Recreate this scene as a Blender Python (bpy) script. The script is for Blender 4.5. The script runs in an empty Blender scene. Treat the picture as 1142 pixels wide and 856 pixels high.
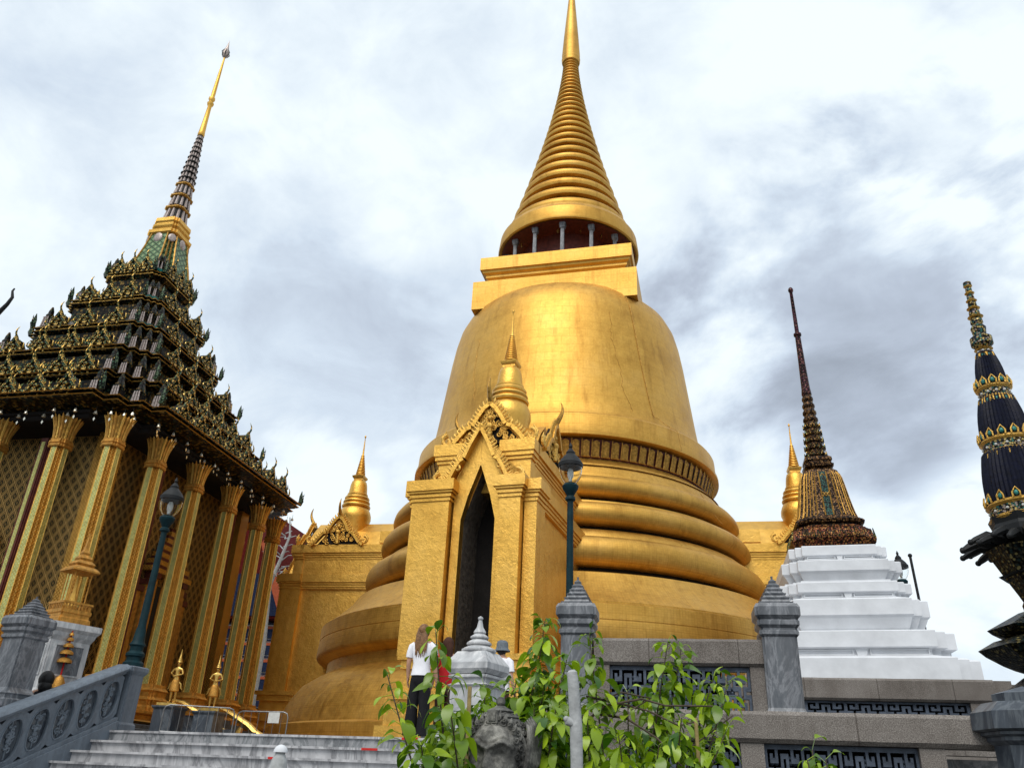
import bpy, bmesh, math, random
from math import pi, sin, cos, radians as R, hypot, atan2
from mathutils import Vector, Matrix
random.seed(11)
scn = bpy.context.scene
COL = scn.collection
# world origin = eye point of the photographer; the court ground lies at z = -1.6, the temple platform at z = PZ
GZ, PZ = -1.6, 0.57

# ------------------------------------------------------------------ materials
def new_mat(name):
    m = bpy.data.materials.new(name); m.use_nodes = True
    nt = m.node_tree; nt.nodes.clear()
    out = nt.nodes.new('ShaderNodeOutputMaterial'); b = nt.nodes.new('ShaderNodeBsdfPrincipled')
    nt.links.new(b.outputs[0], out.inputs[0])
    return m, nt, b
def N(nt, t, **kw):
    n = nt.nodes.new(t)
    for k, v in kw.items():
        if k in n.inputs.keys() if isinstance(k, str) else False: n.inputs[k].default_value = v
        else: setattr(n, k, v)
    return n
def ramp(nt, fac, stops, interp='LINEAR'):
    r = nt.nodes.new('ShaderNodeValToRGB'); r.color_ramp.interpolation = interp
    e = r.color_ramp.elements
    while len(e) < len(stops): e.new(0.5)
    for i, (p, c) in enumerate(stops):
        e[i].position = p; e[i].color = (*c, 1) if len(c) == 3 else c
    nt.links.new(fac, r.inputs[0]); return r.outputs[0]
def noise(nt, vec, scale, detail=4, rough=.55, dist=0):
    n = nt.nodes.new('ShaderNodeTexNoise'); n.inputs['Scale'].default_value = scale
    n.inputs['Detail'].default_value = detail; n.inputs['Roughness'].default_value = rough
    n.inputs['Distortion'].default_value = dist
    if vec is not None: nt.links.new(vec, n.inputs['Vector'])
    return n.outputs['Fac']
def mapping(nt, vec, scale=(1,1,1), rot=(0,0,0), loc=(0,0,0)):
    m = nt.nodes.new('ShaderNodeMapping'); m.inputs['Scale'].default_value = scale
    m.inputs['Rotation'].default_value = rot; m.inputs['Location'].default_value = loc
    nt.links.new(vec, m.inputs[0]); return m.outputs[0]
def objc(nt): return nt.nodes.new('ShaderNodeTexCoord').outputs['Object']
def math_(nt, op, a, b=None, c=None):
    n = nt.nodes.new('ShaderNodeMath'); n.operation = op
    for i, v in enumerate((a, b, c)):
        if v is None: continue
        if isinstance(v, (int, float)): n.inputs[i].default_value = v
        else: nt.links.new(v, n.inputs[i])
    return n.outputs[0]
def mixc(nt, fac, a, b, mode='MIX'):
    n = nt.nodes.new('ShaderNodeMix'); n.data_type = 'RGBA'; n.blend_type = mode
    for s, v in ((n.inputs[0], fac), (n.inputs[6], a), (n.inputs[7], b)):
        if isinstance(v, (int, float)): s.default_value = v
        elif isinstance(v, tuple): s.default_value = (*v, 1) if len(v) == 3 else v
        else: nt.links.new(v, s)
    return n.outputs[2]
def bump(nt, b, h, strength=.3, dist=.02):
    n = nt.nodes.new('ShaderNodeBump'); n.inputs['Strength'].default_value = strength
    n.inputs['Distance'].default_value = dist
    nt.links.new(h, n.inputs['Height']); nt.links.new(n.outputs[0], b.inputs['Normal'])
def simple(name, col, rough=.6, metal=0, var=.25, scale=6, bstr=.2, bdist=.01, bscale=30, spec=.3):
    m, nt, b = new_mat(name); v = objc(nt)
    n = noise(nt, v, scale, 5)
    c2 = tuple(max(0, c*(1-var)) for c in col); c3 = tuple(min(1, c*(1+var)) for c in col)
    nt.links.new(ramp(nt, n, [(.3, c2), (.7, c3)]), b.inputs['Base Color'])
    b.inputs['Roughness'].default_value = rough; b.inputs['Metallic'].default_value = metal
    b.inputs['Specular IOR Level'].default_value = spec
    if bstr: bump(nt, b, noise(nt, v, bscale, 4), bstr, bdist)
    return m

def gold(name, col=(.66,.39,.085), crinkle=.35, cdist=.03, cscale=7, rough=.50, metal=.92, tiles=False, streak=.5):
    m, nt, b = new_mat(name); v = objc(nt)
    a = noise(nt, v, .55, 6, .62); f = noise(nt, v, 5, 5, .6)
    dark = tuple(c*k for c, k in zip(col, (.80,.76,.70))); lite = tuple(min(1, c*k) for c, k in zip(col, (1.05,1.10,1.35)))
    base = ramp(nt, a, [(.34, dark), (.5, col), (.70, lite)])
    fine = ramp(nt, f, [(.3, (.84,.80,.72)), (.60, (1,1,1))])
    base = mixc(nt, .7, base, fine, 'MULTIPLY')
    s = noise(nt, mapping(nt, v, (3.2,3.2,.22)), 1.0, 5, .65)
    st = ramp(nt, s, [(.54, (1,1,1)), (.74, (.46,.36,.28))])
    base = mixc(nt, streak, base, st, 'MULTIPLY')
    h = None
    if tiles:
        sp = nt.nodes.new('ShaderNodeSeparateXYZ'); nt.links.new(v, sp.inputs[0])
        ang = math_(nt, 'MULTIPLY', math_(nt, 'ARCTAN2', sp.outputs[1], sp.outputs[0]), 5.2)
        cb = nt.nodes.new('ShaderNodeCombineXYZ'); nt.links.new(ang, cb.inputs[0]); nt.links.new(sp.outputs[2], cb.inputs[1])
        br = nt.nodes.new('ShaderNodeTexBrick'); nt.links.new(cb.outputs[0], br.inputs['Vector']); br.inputs['Scale'].default_value = 1
        br.inputs['Brick Width'].default_value = .62; br.inputs['Row Height'].default_value = .31; br.inputs['Mortar Size'].default_value = .006; br.inputs['Mortar Smooth'].default_value = .3
        br.inputs['Color1'].default_value = (1,1,1,1); br.inputs['Color2'].default_value = (.90,.87,.82,1); br.inputs['Mortar'].default_value = (.62,.52,.42,1)
        base = mixc(nt, .45, base, br.outputs['Color'], 'MULTIPLY')
        b2 = nt.nodes.new('ShaderNodeTexBrick'); nt.links.new(cb.outputs[0], b2.inputs['Vector']); b2.inputs['Scale'].default_value = 1
        b2.inputs['Brick Width'].default_value = .055; b2.inputs['Row Height'].default_value = .055; b2.inputs['Mortar Size'].default_value = .004; b2.offset = 0
        b2.inputs['Color1'].default_value = (1,1,1,1); b2.inputs['Color2'].default_value = (.78,.74,.68,1); b2.inputs['Mortar'].default_value = (.6,.5,.4,1)
        base = mixc(nt, .38, base, b2.outputs['Color'], 'MULTIPLY'); h = math_(nt, 'MULTIPLY', br.outputs['Fac'], -.6)
    rr = math_(nt, 'MULTIPLY_ADD', f, .28, rough-.12)
    nt.links.new(rr, b.inputs['Roughness']); b.inputs['Metallic'].default_value = metal
    vo = nt.nodes.new('ShaderNodeTexVoronoi'); vo.inputs['Scale'].default_value = cscale*.9
    nt.links.new(mixv(nt, v, cscale), vo.inputs['Vector'])
    hh = math_(nt, 'ADD', noise(nt, v, cscale*2.2, 6, .7, 1.2), math_(nt, 'MULTIPLY', vo.outputs['Distance'], .5))
    if h is not None: hh = math_(nt, 'ADD', hh, h)
    bump(nt, b, hh, crinkle, cdist)
    nt.links.new(base, b.inputs['Base Color'])
    return m
def mixv(nt, v, s):
    n = nt.nodes.new('ShaderNodeTexNoise'); n.inputs['Scale'].default_value = s*.6; n.inputs['Detail'].default_value = 3
    nt.links.new(v, n.inputs['Vector'])
    a = nt.nodes.new('ShaderNodeVectorMath'); a.operation = 'MULTIPLY_ADD'; a.inputs[1].default_value = (.3,.3,.3)
    nt.links.new(n.outputs['Color'], a.inputs[0]); nt.links.new(v, a.inputs[2]); return a.outputs[0]

M = {}
M['gold_smooth'] = gold('gold mosaic of the great stupa', crinkle=.22, cdist=.012, cscale=9, tiles=True, streak=.5)
M['gold_leaf'] = gold('crinkled gold leaf of the porches', col=(.74,.43,.088), crinkle=.36, cdist=.022, cscale=10, rough=.40, streak=.25)
M['gold_trim'] = gold('carved gold trim', col=(.74,.46,.11), crinkle=.8, cdist=.02, cscale=16, rough=.42, streak=.2)
M['gold_old'] = simple('aged dull gilding', (.40,.22,.045), .45, .7, .5, 14, .5, .02, 40)
M['gold_orange'] = simple('orange toned gilding', (.50,.25,.05), .45, .6, .35, 10, .6, .015, 60)
M['gold_fig'] = simple('bright statue gilding', (.62,.40,.11), .3, .9, .2, 12, .3, .01, 40)
M['redbrown'] = simple('dark red lacquer', (.10,.022,.014), .5, 0, .4, 8, .2)
def stucco():
    m, nt, b = new_mat('whitewashed stucco with grime'); v = objc(nt)
    c = ramp(nt, noise(nt, v, 1.3, 6, .65), [(.3, (.62,.63,.645)), (.55, (.76,.77,.78))])
    st = ramp(nt, noise(nt, mapping(nt, v, (6,6,.5)), 1, 6, .7), [(.52, (1,1,1)), (.78, (.50,.50,.49))])
    c = mixc(nt, .55, c, st, 'MULTIPLY')
    sp = ramp(nt, noise(nt, v, 22, 4, .7), [(.62, (1,1,1)), (.74, (.62,.61,.58))])
    c = mixc(nt, .5, c, sp, 'MULTIPLY')
    nt.links.new(c, b.inputs['Base Color']); b.inputs['Roughness'].default_value = .85; b.inputs['Specular IOR Level'].default_value = .2
    bump(nt, b, noise(nt, v, 14, 6, .7), .35, .012); return m
M['white'] = stucco()
M['black'] = simple('near black metal', (.008,.009,.010), .6, 0, .3, 8, .1)
M['dark'] = simple('near black fill of shaded recesses', (.012,.010,.009), .95, 0, .3, 4, .3)  # near black colour stands in for shade in gaps, doorways and eaves
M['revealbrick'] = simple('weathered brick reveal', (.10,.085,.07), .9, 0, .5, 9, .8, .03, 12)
M['white'] = simple('whitewashed stucco', (.62,.635,.66), .75, 0, .10, 2.5, .25, .006, 20)
M['green_paint'] = simple('dark green lamp paint', (.004,.022,.028), .55, 0, .35, 9, .1, .01, 30, .15)
M['cement_white'] = simple('pale paint on branch', (.36,.37,.37), .8, 0, .25, 14, .6, .008, 40)
M['bamboo'] = simple('bamboo cane', (.30,.22,.09), .6, 0, .3, 20, .2)
M['bark'] = simple('grey brown bark', (.075,.055,.04), .85, 0, .4, 25, .5, .01, 40)
M['shirt'] = simple('white cotton', (.80,.80,.84), .85, 0, .06, 8, .4, .01, 14)
M['trousers'] = simple('black cloth', (.008,.008,.010), .9, 0, .3, 8, .4, .01, 14)
M['redcloth'] = simple('red cloth', (.45,.012,.015), .8, 0, .2, 8, .3)
M['brownclothes'] = simple('dark brown cloth', (.055,.022,.013), .85, 0, .3, 8, .3)
M['skin'] = simple('skin', (.48,.27,.18), .5, 0, .08, 10, .1)
M['hair'] = simple('light brown hair', (.17,.085,.035), .5, 0, .5, 30, .5, .01, 60)
M['blackhair'] = simple('black hair', (.010,.009,.009), .5, 0, .4, 30, .5, .01, 60)
M['hat'] = simple('grey hat felt', (.13,.15,.17), .9, 0, .2, 60, .5, .004, 120)
M['steel'] = simple('galvanised steel', (.22,.225,.23), .4, .8, .2, 20, .1)
M['signwhite'] = simple('pale sign plate', (.55,.55,.52), .6, 0, .1, 20, 0)
M['redtape'] = simple('red tape', (.50,.02,.015), .6, 0, .2, 20, .1)
M['teal'] = simple('teal porcelain', (.025,.17,.15), .3, .1, .4, 30, .3)
M['blueglaze'] = simple('deep blue glaze', (.003,.004,.014), .5, 0, .5, 20, .3, .01, 50, .15)
M['silverpink'] = simple('weathered mirror glass', (.40,.33,.30), .35, .3, .45, 26, .4)
M['lattice'] = simple('blue grey glazed tile', (.07,.088,.12), .5, 0, .35, 12, .4, .008, 50)
M['roofred'] = simple('dark red roof tile', (.085,.010,.008), .95, 0, .3, 14, .6, .03, 18, .05)
M['roofblue'] = simple('dark blue roof tile', (.015,.022,.05), .9, 0, .3, 14, .6, .03, 18, .05)
M['orangetile'] = simple('orange roof tile', (.32,.06,.015), .5, 0, .25, 14, .3)
M['bellmetal'] = simple('pale bell metal', (.85,.80,.66), .25, .7, .1, 20, 0)

def mosaic(name, cols, scale, metal=.5, rough=.35, mort=(.03,.02,.01), bstr=.6):
    m, nt, b = new_mat(name); v = objc(nt)
    vo = nt.nodes.new('ShaderNodeTexVoronoi'); vo.inputs['Scale'].default_value = scale; nt.links.new(v, vo.inputs['Vector'])
    sep = nt.nodes.new('ShaderNodeSeparateColor'); nt.links.new(vo.outputs['Color'], sep.inputs[0])
    n = len(cols)
    c = ramp(nt, sep.outputs[0], [(i/n, k) for i, k in enumerate(cols)], 'CONSTANT')
    edge = ramp(nt, vo.outputs['Distance'], [(.42, (1,1,1)), (.62, mort)])
    c = mixc(nt, 1, c, edge, 'MULTIPLY')
    nt.links.new(c, b.inputs['Base Color']); b.inputs['Metallic'].default_value = metal; b.inputs['Roughness'].default_value = rough; b.inputs['Specular IOR Level'].default_value = .15
    bump(nt, b, vo.outputs['Distance'], bstr, .01); return m
M['roofmosaic'] = mosaic('dark gilded mosaic of the roof tiers', [(.022,.016,.007),(.09,.055,.014),(.018,.035,.022),(.20,.125,.03),(.010,.008,.006)], 13, .3)
M['gableglit'] = mosaic('gold and glass mosaic of gablets', [(.60,.37,.08),(.38,.22,.04),(.13,.17,.06),(.74,.50,.15),(.04,.05,.02),(.07,.16,.10)], 22)
M['greenmosaic'] = mosaic('green mirror mosaic', [(.10,.20,.10),(.16,.30,.15),(.28,.36,.20),(.06,.13,.07)], 18, .3)
M['palemosaic'] = mosaic('pale green mirror mosaic', [(.30,.40,.20),(.44,.50,.27),(.20,.27,.12),(.52,.46,.20),(.60,.58,.36)], 22, .35)
M['goldmosaic'] = mosaic('gold glass mosaic', [(.62,.33,.06),(.72,.42,.09),(.44,.21,.035),(.80,.52,.15)], 22, .6)
M['crocketglass'] = mosaic('dark green glass', [(.05,.09,.05),(.10,.15,.08),(.03,.05,.03)], 24, .3)
M['darkgreen'] = mosaic('dark green porcelain', [(.008,.05,.04),(.02,.09,.07),(.005,.02,.02)], 30, .1)
M['finialjewel'] = mosaic('gold green and pink porcelain', [(.40,.30,.10),(.03,.13,.11),(.30,.24,.20),(.02,.03,.05),(.55,.42,.16)], 42, .2)
M['towermosaic'] = mosaic('dark mosaic of the pagoda base', [(.015,.016,.012),(.03,.028,.015),(.01,.02,.02),(.16,.13,.05),(.02,.02,.015)], 34, .2, .4)
M['belljewel'] = mosaic('jewelled bronze mosaic', [(.06,.028,.012),(.13,.062,.022),(.03,.016,.010),(.20,.11,.04)], 26, .4)
M['redjewel'] = mosaic('red and gold glass mosaic', [(.12,.03,.015),(.26,.12,.035),(.05,.02,.012),(.18,.06,.02)], 26, .4)
M['purplejewel'] = mosaic('dark purple glass mosaic', [(.07,.015,.03),(.03,.012,.012),(.14,.06,.05)], 26, .3)

def lattice_wall(name, s=.26):
    m, nt, b = new_mat(name); v = objc(nt)
    sp = nt.nodes.new('ShaderNodeSeparateXYZ'); nt.links.new(v, sp.inputs[0])
    u = math_(nt, 'ADD', sp.outputs[0], sp.outputs[1]); z = math_(nt, 'MULTIPLY', sp.outputs[2], .72)
    a = math_(nt, 'FRACT', math_(nt, 'DIVIDE', math_(nt, 'ADD', u, z), s)); c = math_(nt, 'FRACT', math_(nt, 'DIVIDE', math_(nt, 'SUBTRACT', u, z), s))
    da = math_(nt, 'ABSOLUTE', math_(nt, 'SUBTRACT', a, .5)); dc = math_(nt, 'ABSOLUTE', math_(nt, 'SUBTRACT', c, .5))
    mx = math_(nt, 'MAXIMUM', da, dc)    # 0 centre .. .5 edge of each lozenge
    g = (.50,.31,.10); k = (.010,.006,.004); o = (.26,.14,.04); gr = (.05,.06,.03)
    c1 = ramp(nt, mx, [(0, o), (.10, gr), (.17, k), (.27, g), (.345, k), (.43, g)], 'CONSTANT')
    fi = noise(nt, v, 25, 3)
    c1 = mixc(nt, .5, c1, ramp(nt, fi, [(.3, (.55,.55,.5)), (.7, (1.2,1.2,1.2))]), 'MULTIPLY')
    nt.links.new(c1, b.inputs['Base Color']); b.inputs['Metallic'].default_value = .5; b.inputs['Roughness'].default_value = .42; b.inputs['Specular IOR Level'].default_value = .12
    bump(nt, b, ramp(nt, mx, [(0, (.5,.5,.5)), (.17, (0,0,0)), (.27, (1,1,1)), (.345, (0,0,0)), (.43, (1,1,1))], 'CONSTANT'), .6, .02)
    return m
M['lozenge'] = lattice_wall('gold lozenge lattice wall')
def inlay(name, face, line, dot, s=.075, metal=.5):
    m, nt, b = new_mat(name); v = objc(nt)
    sp = nt.nodes.new('ShaderNodeSeparateXYZ'); nt.links.new(v, sp.inputs[0])
    u = math_(nt, 'ADD', sp.outputs[0], sp.outputs[1]); z = sp.outputs[2]
    a = math_(nt, 'FRACT', math_(nt, 'DIVIDE', math_(nt, 'ADD', u, z), s)); c = math_(nt, 'FRACT', math_(nt, 'DIVIDE', math_(nt, 'SUBTRACT', u, z), s))
    mx = math_(nt, 'MAXIMUM', math_(nt, 'ABSOLUTE', math_(nt, 'SUBTRACT', a, .5)), math_(nt, 'ABSOLUTE', math_(nt, 'SUBTRACT', c, .5)))
    c1 = ramp(nt, mx, [(0, dot), (.16, face), (.40, line)], 'CONSTANT')
    c1 = mixc(nt, .75, c1, ramp(nt, noise(nt, v, 18, 4), [(.3, (.5,.5,.45)), (.7, (1.25,1.25,1.2))]), 'MULTIPLY')
    nt.links.new(c1, b.inputs['Base Color']); b.inputs['Metallic'].default_value = metal; b.inputs['Roughness'].default_value = .36; b.inputs['Specular IOR Level'].default_value = .2
    bump(nt, b, mx, .5, .01); return m
M['greenmosaic'] = inlay('green mirror inlay', (.10,.17,.07), (.30,.24,.08), (.22,.30,.16), .09, .35)
M['greenbig'] = inlay('large green tile inlay', (.12,.22,.11), (.035,.05,.02), (.30,.34,.18), .26, .2)
M['palemosaic'] = inlay('pale green mirror inlay', (.44,.47,.17), (.50,.38,.10), (.62,.62,.34), .08, .4)
M['goldmosaic'] = inlay('gold glass inlay', (.66,.36,.07), (.36,.16,.03), (.80,.52,.16), .085, .6)

def marble(name, c0, c1, c2, rough=.45, scale=3.0, bs=.15):
    m, nt, b = new_mat(name); v = objc(nt)
    w = nt.nodes.new('ShaderNodeTexNoise'); w.inputs['Scale'].default_value = scale; w.inputs['Detail'].default_value = 7
    w.inputs['Distortion'].default_value = 2.2; w.inputs['Roughness'].default_value = .65
    nt.links.new(mapping(nt, v, (1,1,.45), (.4,.3,.2)), w.inputs['Vector'])
    base = ramp(nt, w.outputs['Fac'], [(.30, c0), (.46, c1), (.52, c2), (.58, c1), (.75, c0)])
    st = noise(nt, mapping(nt, v, (7,7,.7)), 1, 5, .6)
    base = mixc(nt, .6, base, ramp(nt, st, [(.42, (1,1,1)), (.70, (.42,.42,.44))]), 'MULTIPLY')
    nt.links.new(base, b.inputs['Base Color']); b.inputs['Roughness'].default_value = rough
    bump(nt, b, noise(nt, v, 40, 4), bs, .004); return m
M['greymarble'] = marble('veined grey marble', (.075,.085,.10), (.125,.135,.15), (.23,.24,.26))
M['palemarble'] = marble('pale grey marble', (.22,.225,.235), (.33,.335,.345), (.14,.15,.16), .5, 1.5)
M['bluemarble'] = marble('blue grey carved stone', (.10,.125,.16), (.14,.17,.205), (.115,.14,.17), .6, 2.5)
M['whitemarble'] = marble('weathered white marble', (.36,.37,.38), (.48,.49,.50), (.62,.62,.62), .5, 2.2)
M['stepmarble'] = marble('stained step marble', (.36,.36,.37), (.50,.50,.51), (.24,.24,.25), .45, .9)
M['darkmarble'] = marble('dark grey slate marble', (.025,.032,.044), (.045,.055,.07), (.10,.115,.13), .4, 2.2)

def granite():
    m, nt, b = new_mat('speckled beige granite'); v = objc(nt)
    n1 = noise(nt, v, 120, 2); n2 = noise(nt, v, 1.6, 6, .65); n3 = noise(nt, mapping(nt, v, (5,5,.5)), 1, 5)
    c = ramp(nt, n1, [(.35, (.11,.098,.086)), (.5, (.19,.168,.150)), (.68, (.30,.275,.25))])
    c = mixc(nt, .8, c, ramp(nt, n2, [(.3, (.5,.46,.43)), (.65, (1,1,1))]), 'MULTIPLY')
    c = mixc(nt, .5, c, ramp(nt, n3, [(.5, (1,1,1)), (.75, (.45,.40,.36))]), 'MULTIPLY')
    sp = nt.nodes.new('ShaderNodeSeparateXYZ'); nt.links.new(v, sp.inputs[0])
    jx = math_(nt, 'ABSOLUTE', math_(nt, 'SUBTRACT', math_(nt, 'FRACT', math_(nt, 'DIVIDE', math_(nt, 'ADD', sp.outputs[0], 20.37), .98)), .5))
    c = mixc(nt, .8, c, ramp(nt, math_(nt, 'ADD', jx, math_(nt, 'MULTIPLY', n2, .004)), [(.0, (.25,.22,.2)), (.006, (.4,.36,.33)), (.012, (1,1,1))]), 'MULTIPLY')
    nt.links.new(c, b.inputs['Base Color']); b.inputs['Roughness'].default_value = .8
    bump(nt, b, n1, .4, .004); return m
M['granite'] = granite()
def carved_stone():
    m, nt, b = new_mat('weathered carved grey stone'); v = objc(nt)
    n1 = noise(nt, v, 6, 8, .7); n2 = noise(nt, v, 45, 5, .7)
    c = ramp(nt, n1, [(.38, (.014,.014,.013)), (.50, (.10,.098,.09)), (.64, (.30,.29,.26))])
    c = mixc(nt, .6, c, ramp(nt, n2, [(.35, (.5,.5,.5)), (.65, (1.1,1.1,1.1))]), 'MULTIPLY')
    nt.links.new(c, b.inputs['Base Color']); b.inputs['Roughness'].default_value = .9
    bump(nt, b, math_(nt, 'ADD', n1, n2), .6, .006); return m
M['carved'] = carved_stone()
def leafmat(name, a, c):
    m, nt, b = new_mat(name)
    g = nt.nodes.new('ShaderNodeNewGeometry')
    col = ramp(nt, g.outputs['Random Per Island'], [(0, a), (.55, tuple(x*.6+y*.4 for x, y in zip(a, c))), (1, c)])
    nt.links.new(col, b.inputs['Base Color']); b.inputs['Roughness'].default_value = .30
    t = nt.nodes.new('ShaderNodeBsdfTranslucent'); nt.links.new(mixc(nt, 1, col, (1.3,1.5,.7), 'MULTIPLY'), t.inputs[0])
    mx = nt.nodes.new('ShaderNodeMixShader'); mx.inputs[0].default_value = .28
    out = [n for n in nt.nodes if n.type == 'OUTPUT_MATERIAL'][0]
    nt.links.new(b.outputs[0], mx.inputs[1]); nt.links.new(t.outputs[0], mx.inputs[2]); nt.links.new(mx.outputs[0], out.inputs[0])
    return m
M['leaf'] = leafmat('glossy green leaves', (.03,.10,.006), (.38,.52,.02))
M['glass'], _nt, _b = new_mat('clear lantern glass')
_b.inputs['Base Color'].default_value = (.95,.97,.97,1); _b.inputs['Roughness'].default_value = .03
_b.inputs['Transmission Weight'].default_value = 1.0; _b.inputs['IOR'].default_value = 1.22
M['glass'].node_tree.nodes  # noqa
def ground_mat():
    m, nt, b = new_mat('pale paving of the court'); v = objc(nt)
    br = nt.nodes.new('ShaderNodeTexBrick'); br.inputs['Scale'].default_value = .8; nt.links.new(v, br.inputs['Vector'])
    br.inputs['Color1'].default_value = (.075,.072,.068,1); br.inputs['Color2'].default_value = (.06,.058,.055,1)
    br.inputs['Mortar'].default_value = (.11,.105,.10,1); br.inputs['Mortar Size'].default_value = .012
    c = mixc(nt, .6, br.outputs['Color'], ramp(nt, noise(nt, v, .5, 6), [(.3, (.6,.6,.6)), (.7, (1,1,1))]), 'MULTIPLY')
    nt.links.new(c, b.inputs['Base Color']); b.inputs['Roughness'].default_value = .7
    bump(nt, b, noise(nt, v, 30, 4), .2, .005); return m
M['paving'] = ground_mat()
M['soil'] = simple('dark garden soil', (.035,.025,.018), .95, 0, .4, 8, .8, .03, 14)

# ------------------------------------------------------------------ mesh building
class MB:
    def __init__(s): s.v = []; s.f = []; s.mi = []; s.sm = []; s.mats = []; s.T = Matrix.Identity(4)
    def mat(s, m):
        m = M[m] if isinstance(m, str) else m
        if m not in s.mats: s.mats.append(m)
        return s.mats.index(m)
    def add(s, vs, fs, m, smooth=False):
        o = len(s.v); k = s.mat(m)
        s.v += [tuple(s.T @ Vector(p)) for p in vs]
        for f in fs: s.f.append([i+o for i in f]); s.mi.append(k); s.sm.append(smooth)
    def box(s, x0, x1, y0, y1, z0, z1, m):
        vs = [(x, y, z) for z in (z0, z1) for y in (y0, y1) for x in (x0, x1)]
        s.add(vs, [(0,2,3,1),(4,5,7,6),(0,1,5,4),(1,3,7,5),(3,2,6,7),(2,0,4,6)], m)
    def loft(s, rings, m, smooth=False, cap=(True, True), mats=None):
        n = len(rings[0]); vs = [p for r in rings for p in r]; fs = []
        for i in range(len(rings)-1):
            ff = []
            for j in range(n):
                k = (j+1) % n; ff.append((i*n+j, i*n+k, (i+1)*n+k, (i+1)*n+j))
            fs.append(ff)
        if mats is None: s.add(vs, [f for ff in fs for f in ff], m, smooth)
        else:
            o = len(s.v); s.v += [tuple(s.T @ Vector(p)) for p in vs]
            for i, ff in enumerate(fs):
                for j, f in enumerate(ff):
                    s.f.append([q+o for q in f]); s.mi.append(s.mat(mats(i, j))); s.sm.append(smooth)
        if cap[0]: s.add(rings[0][::-1], [tuple(range(n))], m)
        if cap[1]: s.add(rings[-1], [tuple(range(n))], m)
    def lathe(s, prof, m, seg=48, c=(0,0), smooth=True, cap=(True, True), ph=0):
        rings = [[(c[0]+r*cos(ph+2*pi*j/seg), c[1]+r*sin(ph+2*pi*j/seg), z) for j in range(seg)] for r, z in prof]
        s.loft(rings, m, smooth, cap)
    def square(s, prof, m, step=0., n=0, c=(0,0), mats=None, cap=(True, True)):
        """profile of (half width, z) swept round a square with n stepped corners, each step a share of the half width"""
        rings = [[(c[0]+x, c[1]+y, z) for x, y in redent(a, a*step, n)] for a, z in prof]
        s.loft(rings, m, False, cap, mats)
    def tube(s, pts, rad, m, seg=8, smooth=True, flat=1.0):
        pts = [Vector(p) for p in pts]
        if isinstance(rad, (int, float)): rad = [rad]*len(pts)
        rings = []; up = Vector((0,0,1)); prev = None
        for i, p in enumerate(pts):
            t = (pts[min(i+1, len(pts)-1)] - pts[max(i-1, 0)]).normalized()
            if prev is None:
                a = t.cross(up if abs(t.z) < .95 else Vector((1,0,0))).normalized()
            else: a = (prev - t*prev.dot(t)).normalized()
            prev = a; b = t.cross(a)
            rings.append([tuple(p + a*cos(2*pi*j/seg)*rad[i] + b*sin(2*pi*j/seg)*rad[i]*flat) for j in range(seg)])
        s.loft(rings, m, smooth)
    def prism(s, poly, y0, y1, m):
        """polygon in xz extruded along y"""
        n = len(poly); vs = [(x, y0, z) for x, z in poly] + [(x, y1, z) for x, z in poly]
        s.add(vs, [tuple(range(n)), tuple(range(n, 2*n))[::-1]] + [(i, i+n, (i+1) % n+n, (i+1) % n) for i in range(n)], m)
    def sphere(s, c, r, m, seg=12, sc=(1,1,1)):
        k = max(6, seg//2)
        rings = [[(c[0]+r*sc[0]*sin(pi*i/k)*cos(2*pi*j/seg), c[1]+r*sc[1]*sin(pi*i/k)*sin(2*pi*j/seg), c[2]-r*sc[2]*cos(pi*i/k)) for j in range(seg)] for i in range(k+1)]
        rings[0] = [(c[0]+.001*cos(2*pi*j/seg)*r, c[1]+.001*r*sin(2*pi*j/seg), c[2]-r*sc[2]) for j in range(seg)]
        rings[-1] = [(c[0]+.001*cos(2*pi*j/seg)*r, c[1]+.001*r*sin(2*pi*j/seg), c[2]+r*sc[2]) for j in range(seg)]
        s.loft(rings, m, True)
    def build(s, name, parent=None, loc=None, sharp=40, fix=True):
        me = bpy.data.meshes.new(name); me.from_pydata(s.v, [], s.f)
        for m in s.mats: me.materials.append(m)
        me.polygons.foreach_set('material_index', s.mi); me.polygons.foreach_set('use_smooth', s.sm)
        me.update()
        if fix:
            bm = bmesh.new(); bm.from_mesh(me); bmesh.ops.recalc_face_normals(bm, faces=bm.faces); bm.to_mesh(me); bm.free()
        if any(s.sm): me.set_sharp_from_angle(angle=R(sharp))
        o = bpy.data.objects.new(name, me); COL.objects.link(o)
        if parent is not None: o.parent = parent
        if loc: o.location = loc
        return o
def redent(a, st, n):
    if n == 0: q = [(a, a)]
    else:
        q = []
        for k in range(n+1):
            q.append((a-k*st, a-(n-k)*st))
            if k < n: q.append((a-(k+1)*st, a-(n-k)*st))
        # walk from the right face (x=a) to the top face (y=a)
    out = []
    for r in range(4):
        for x, y in q:
            for _ in range(r): x, y = -y, x
            out.append((x, y))
    return out
def tag(o, label, cat, group=None, kind=None):
    if label: o['label'] = label
    if cat: o['category'] = cat
    if group: o['group'] = group
    if kind: o['kind'] = kind
    return o
def thing(name, label, cat, loc=(0,0,0), rz=0, group=None):
    o = bpy.data.objects.new(name, None); COL.objects.link(o); o.empty_display_size = .3
    o.location = loc; o.rotation_euler = (0, 0, rz); return tag(o, label, cat, group)
def place(src, parent, loc=(0,0,0), rz=0, sc=1, subs=True):
    c = src.copy(); COL.objects.link(c); c.parent = parent
    c.location = loc; c.rotation_euler = (0, 0, rz); c.scale = (sc, sc, sc) if isinstance(sc, (int, float)) else sc
    if subs:
        for ch in [k for k in src.children]:
            d = ch.copy(); COL.objects.link(d); d.parent = c
    return c
def structure(name, mb):
    o = mb.build(name); o['kind'] = 'structure'; return o
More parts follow.
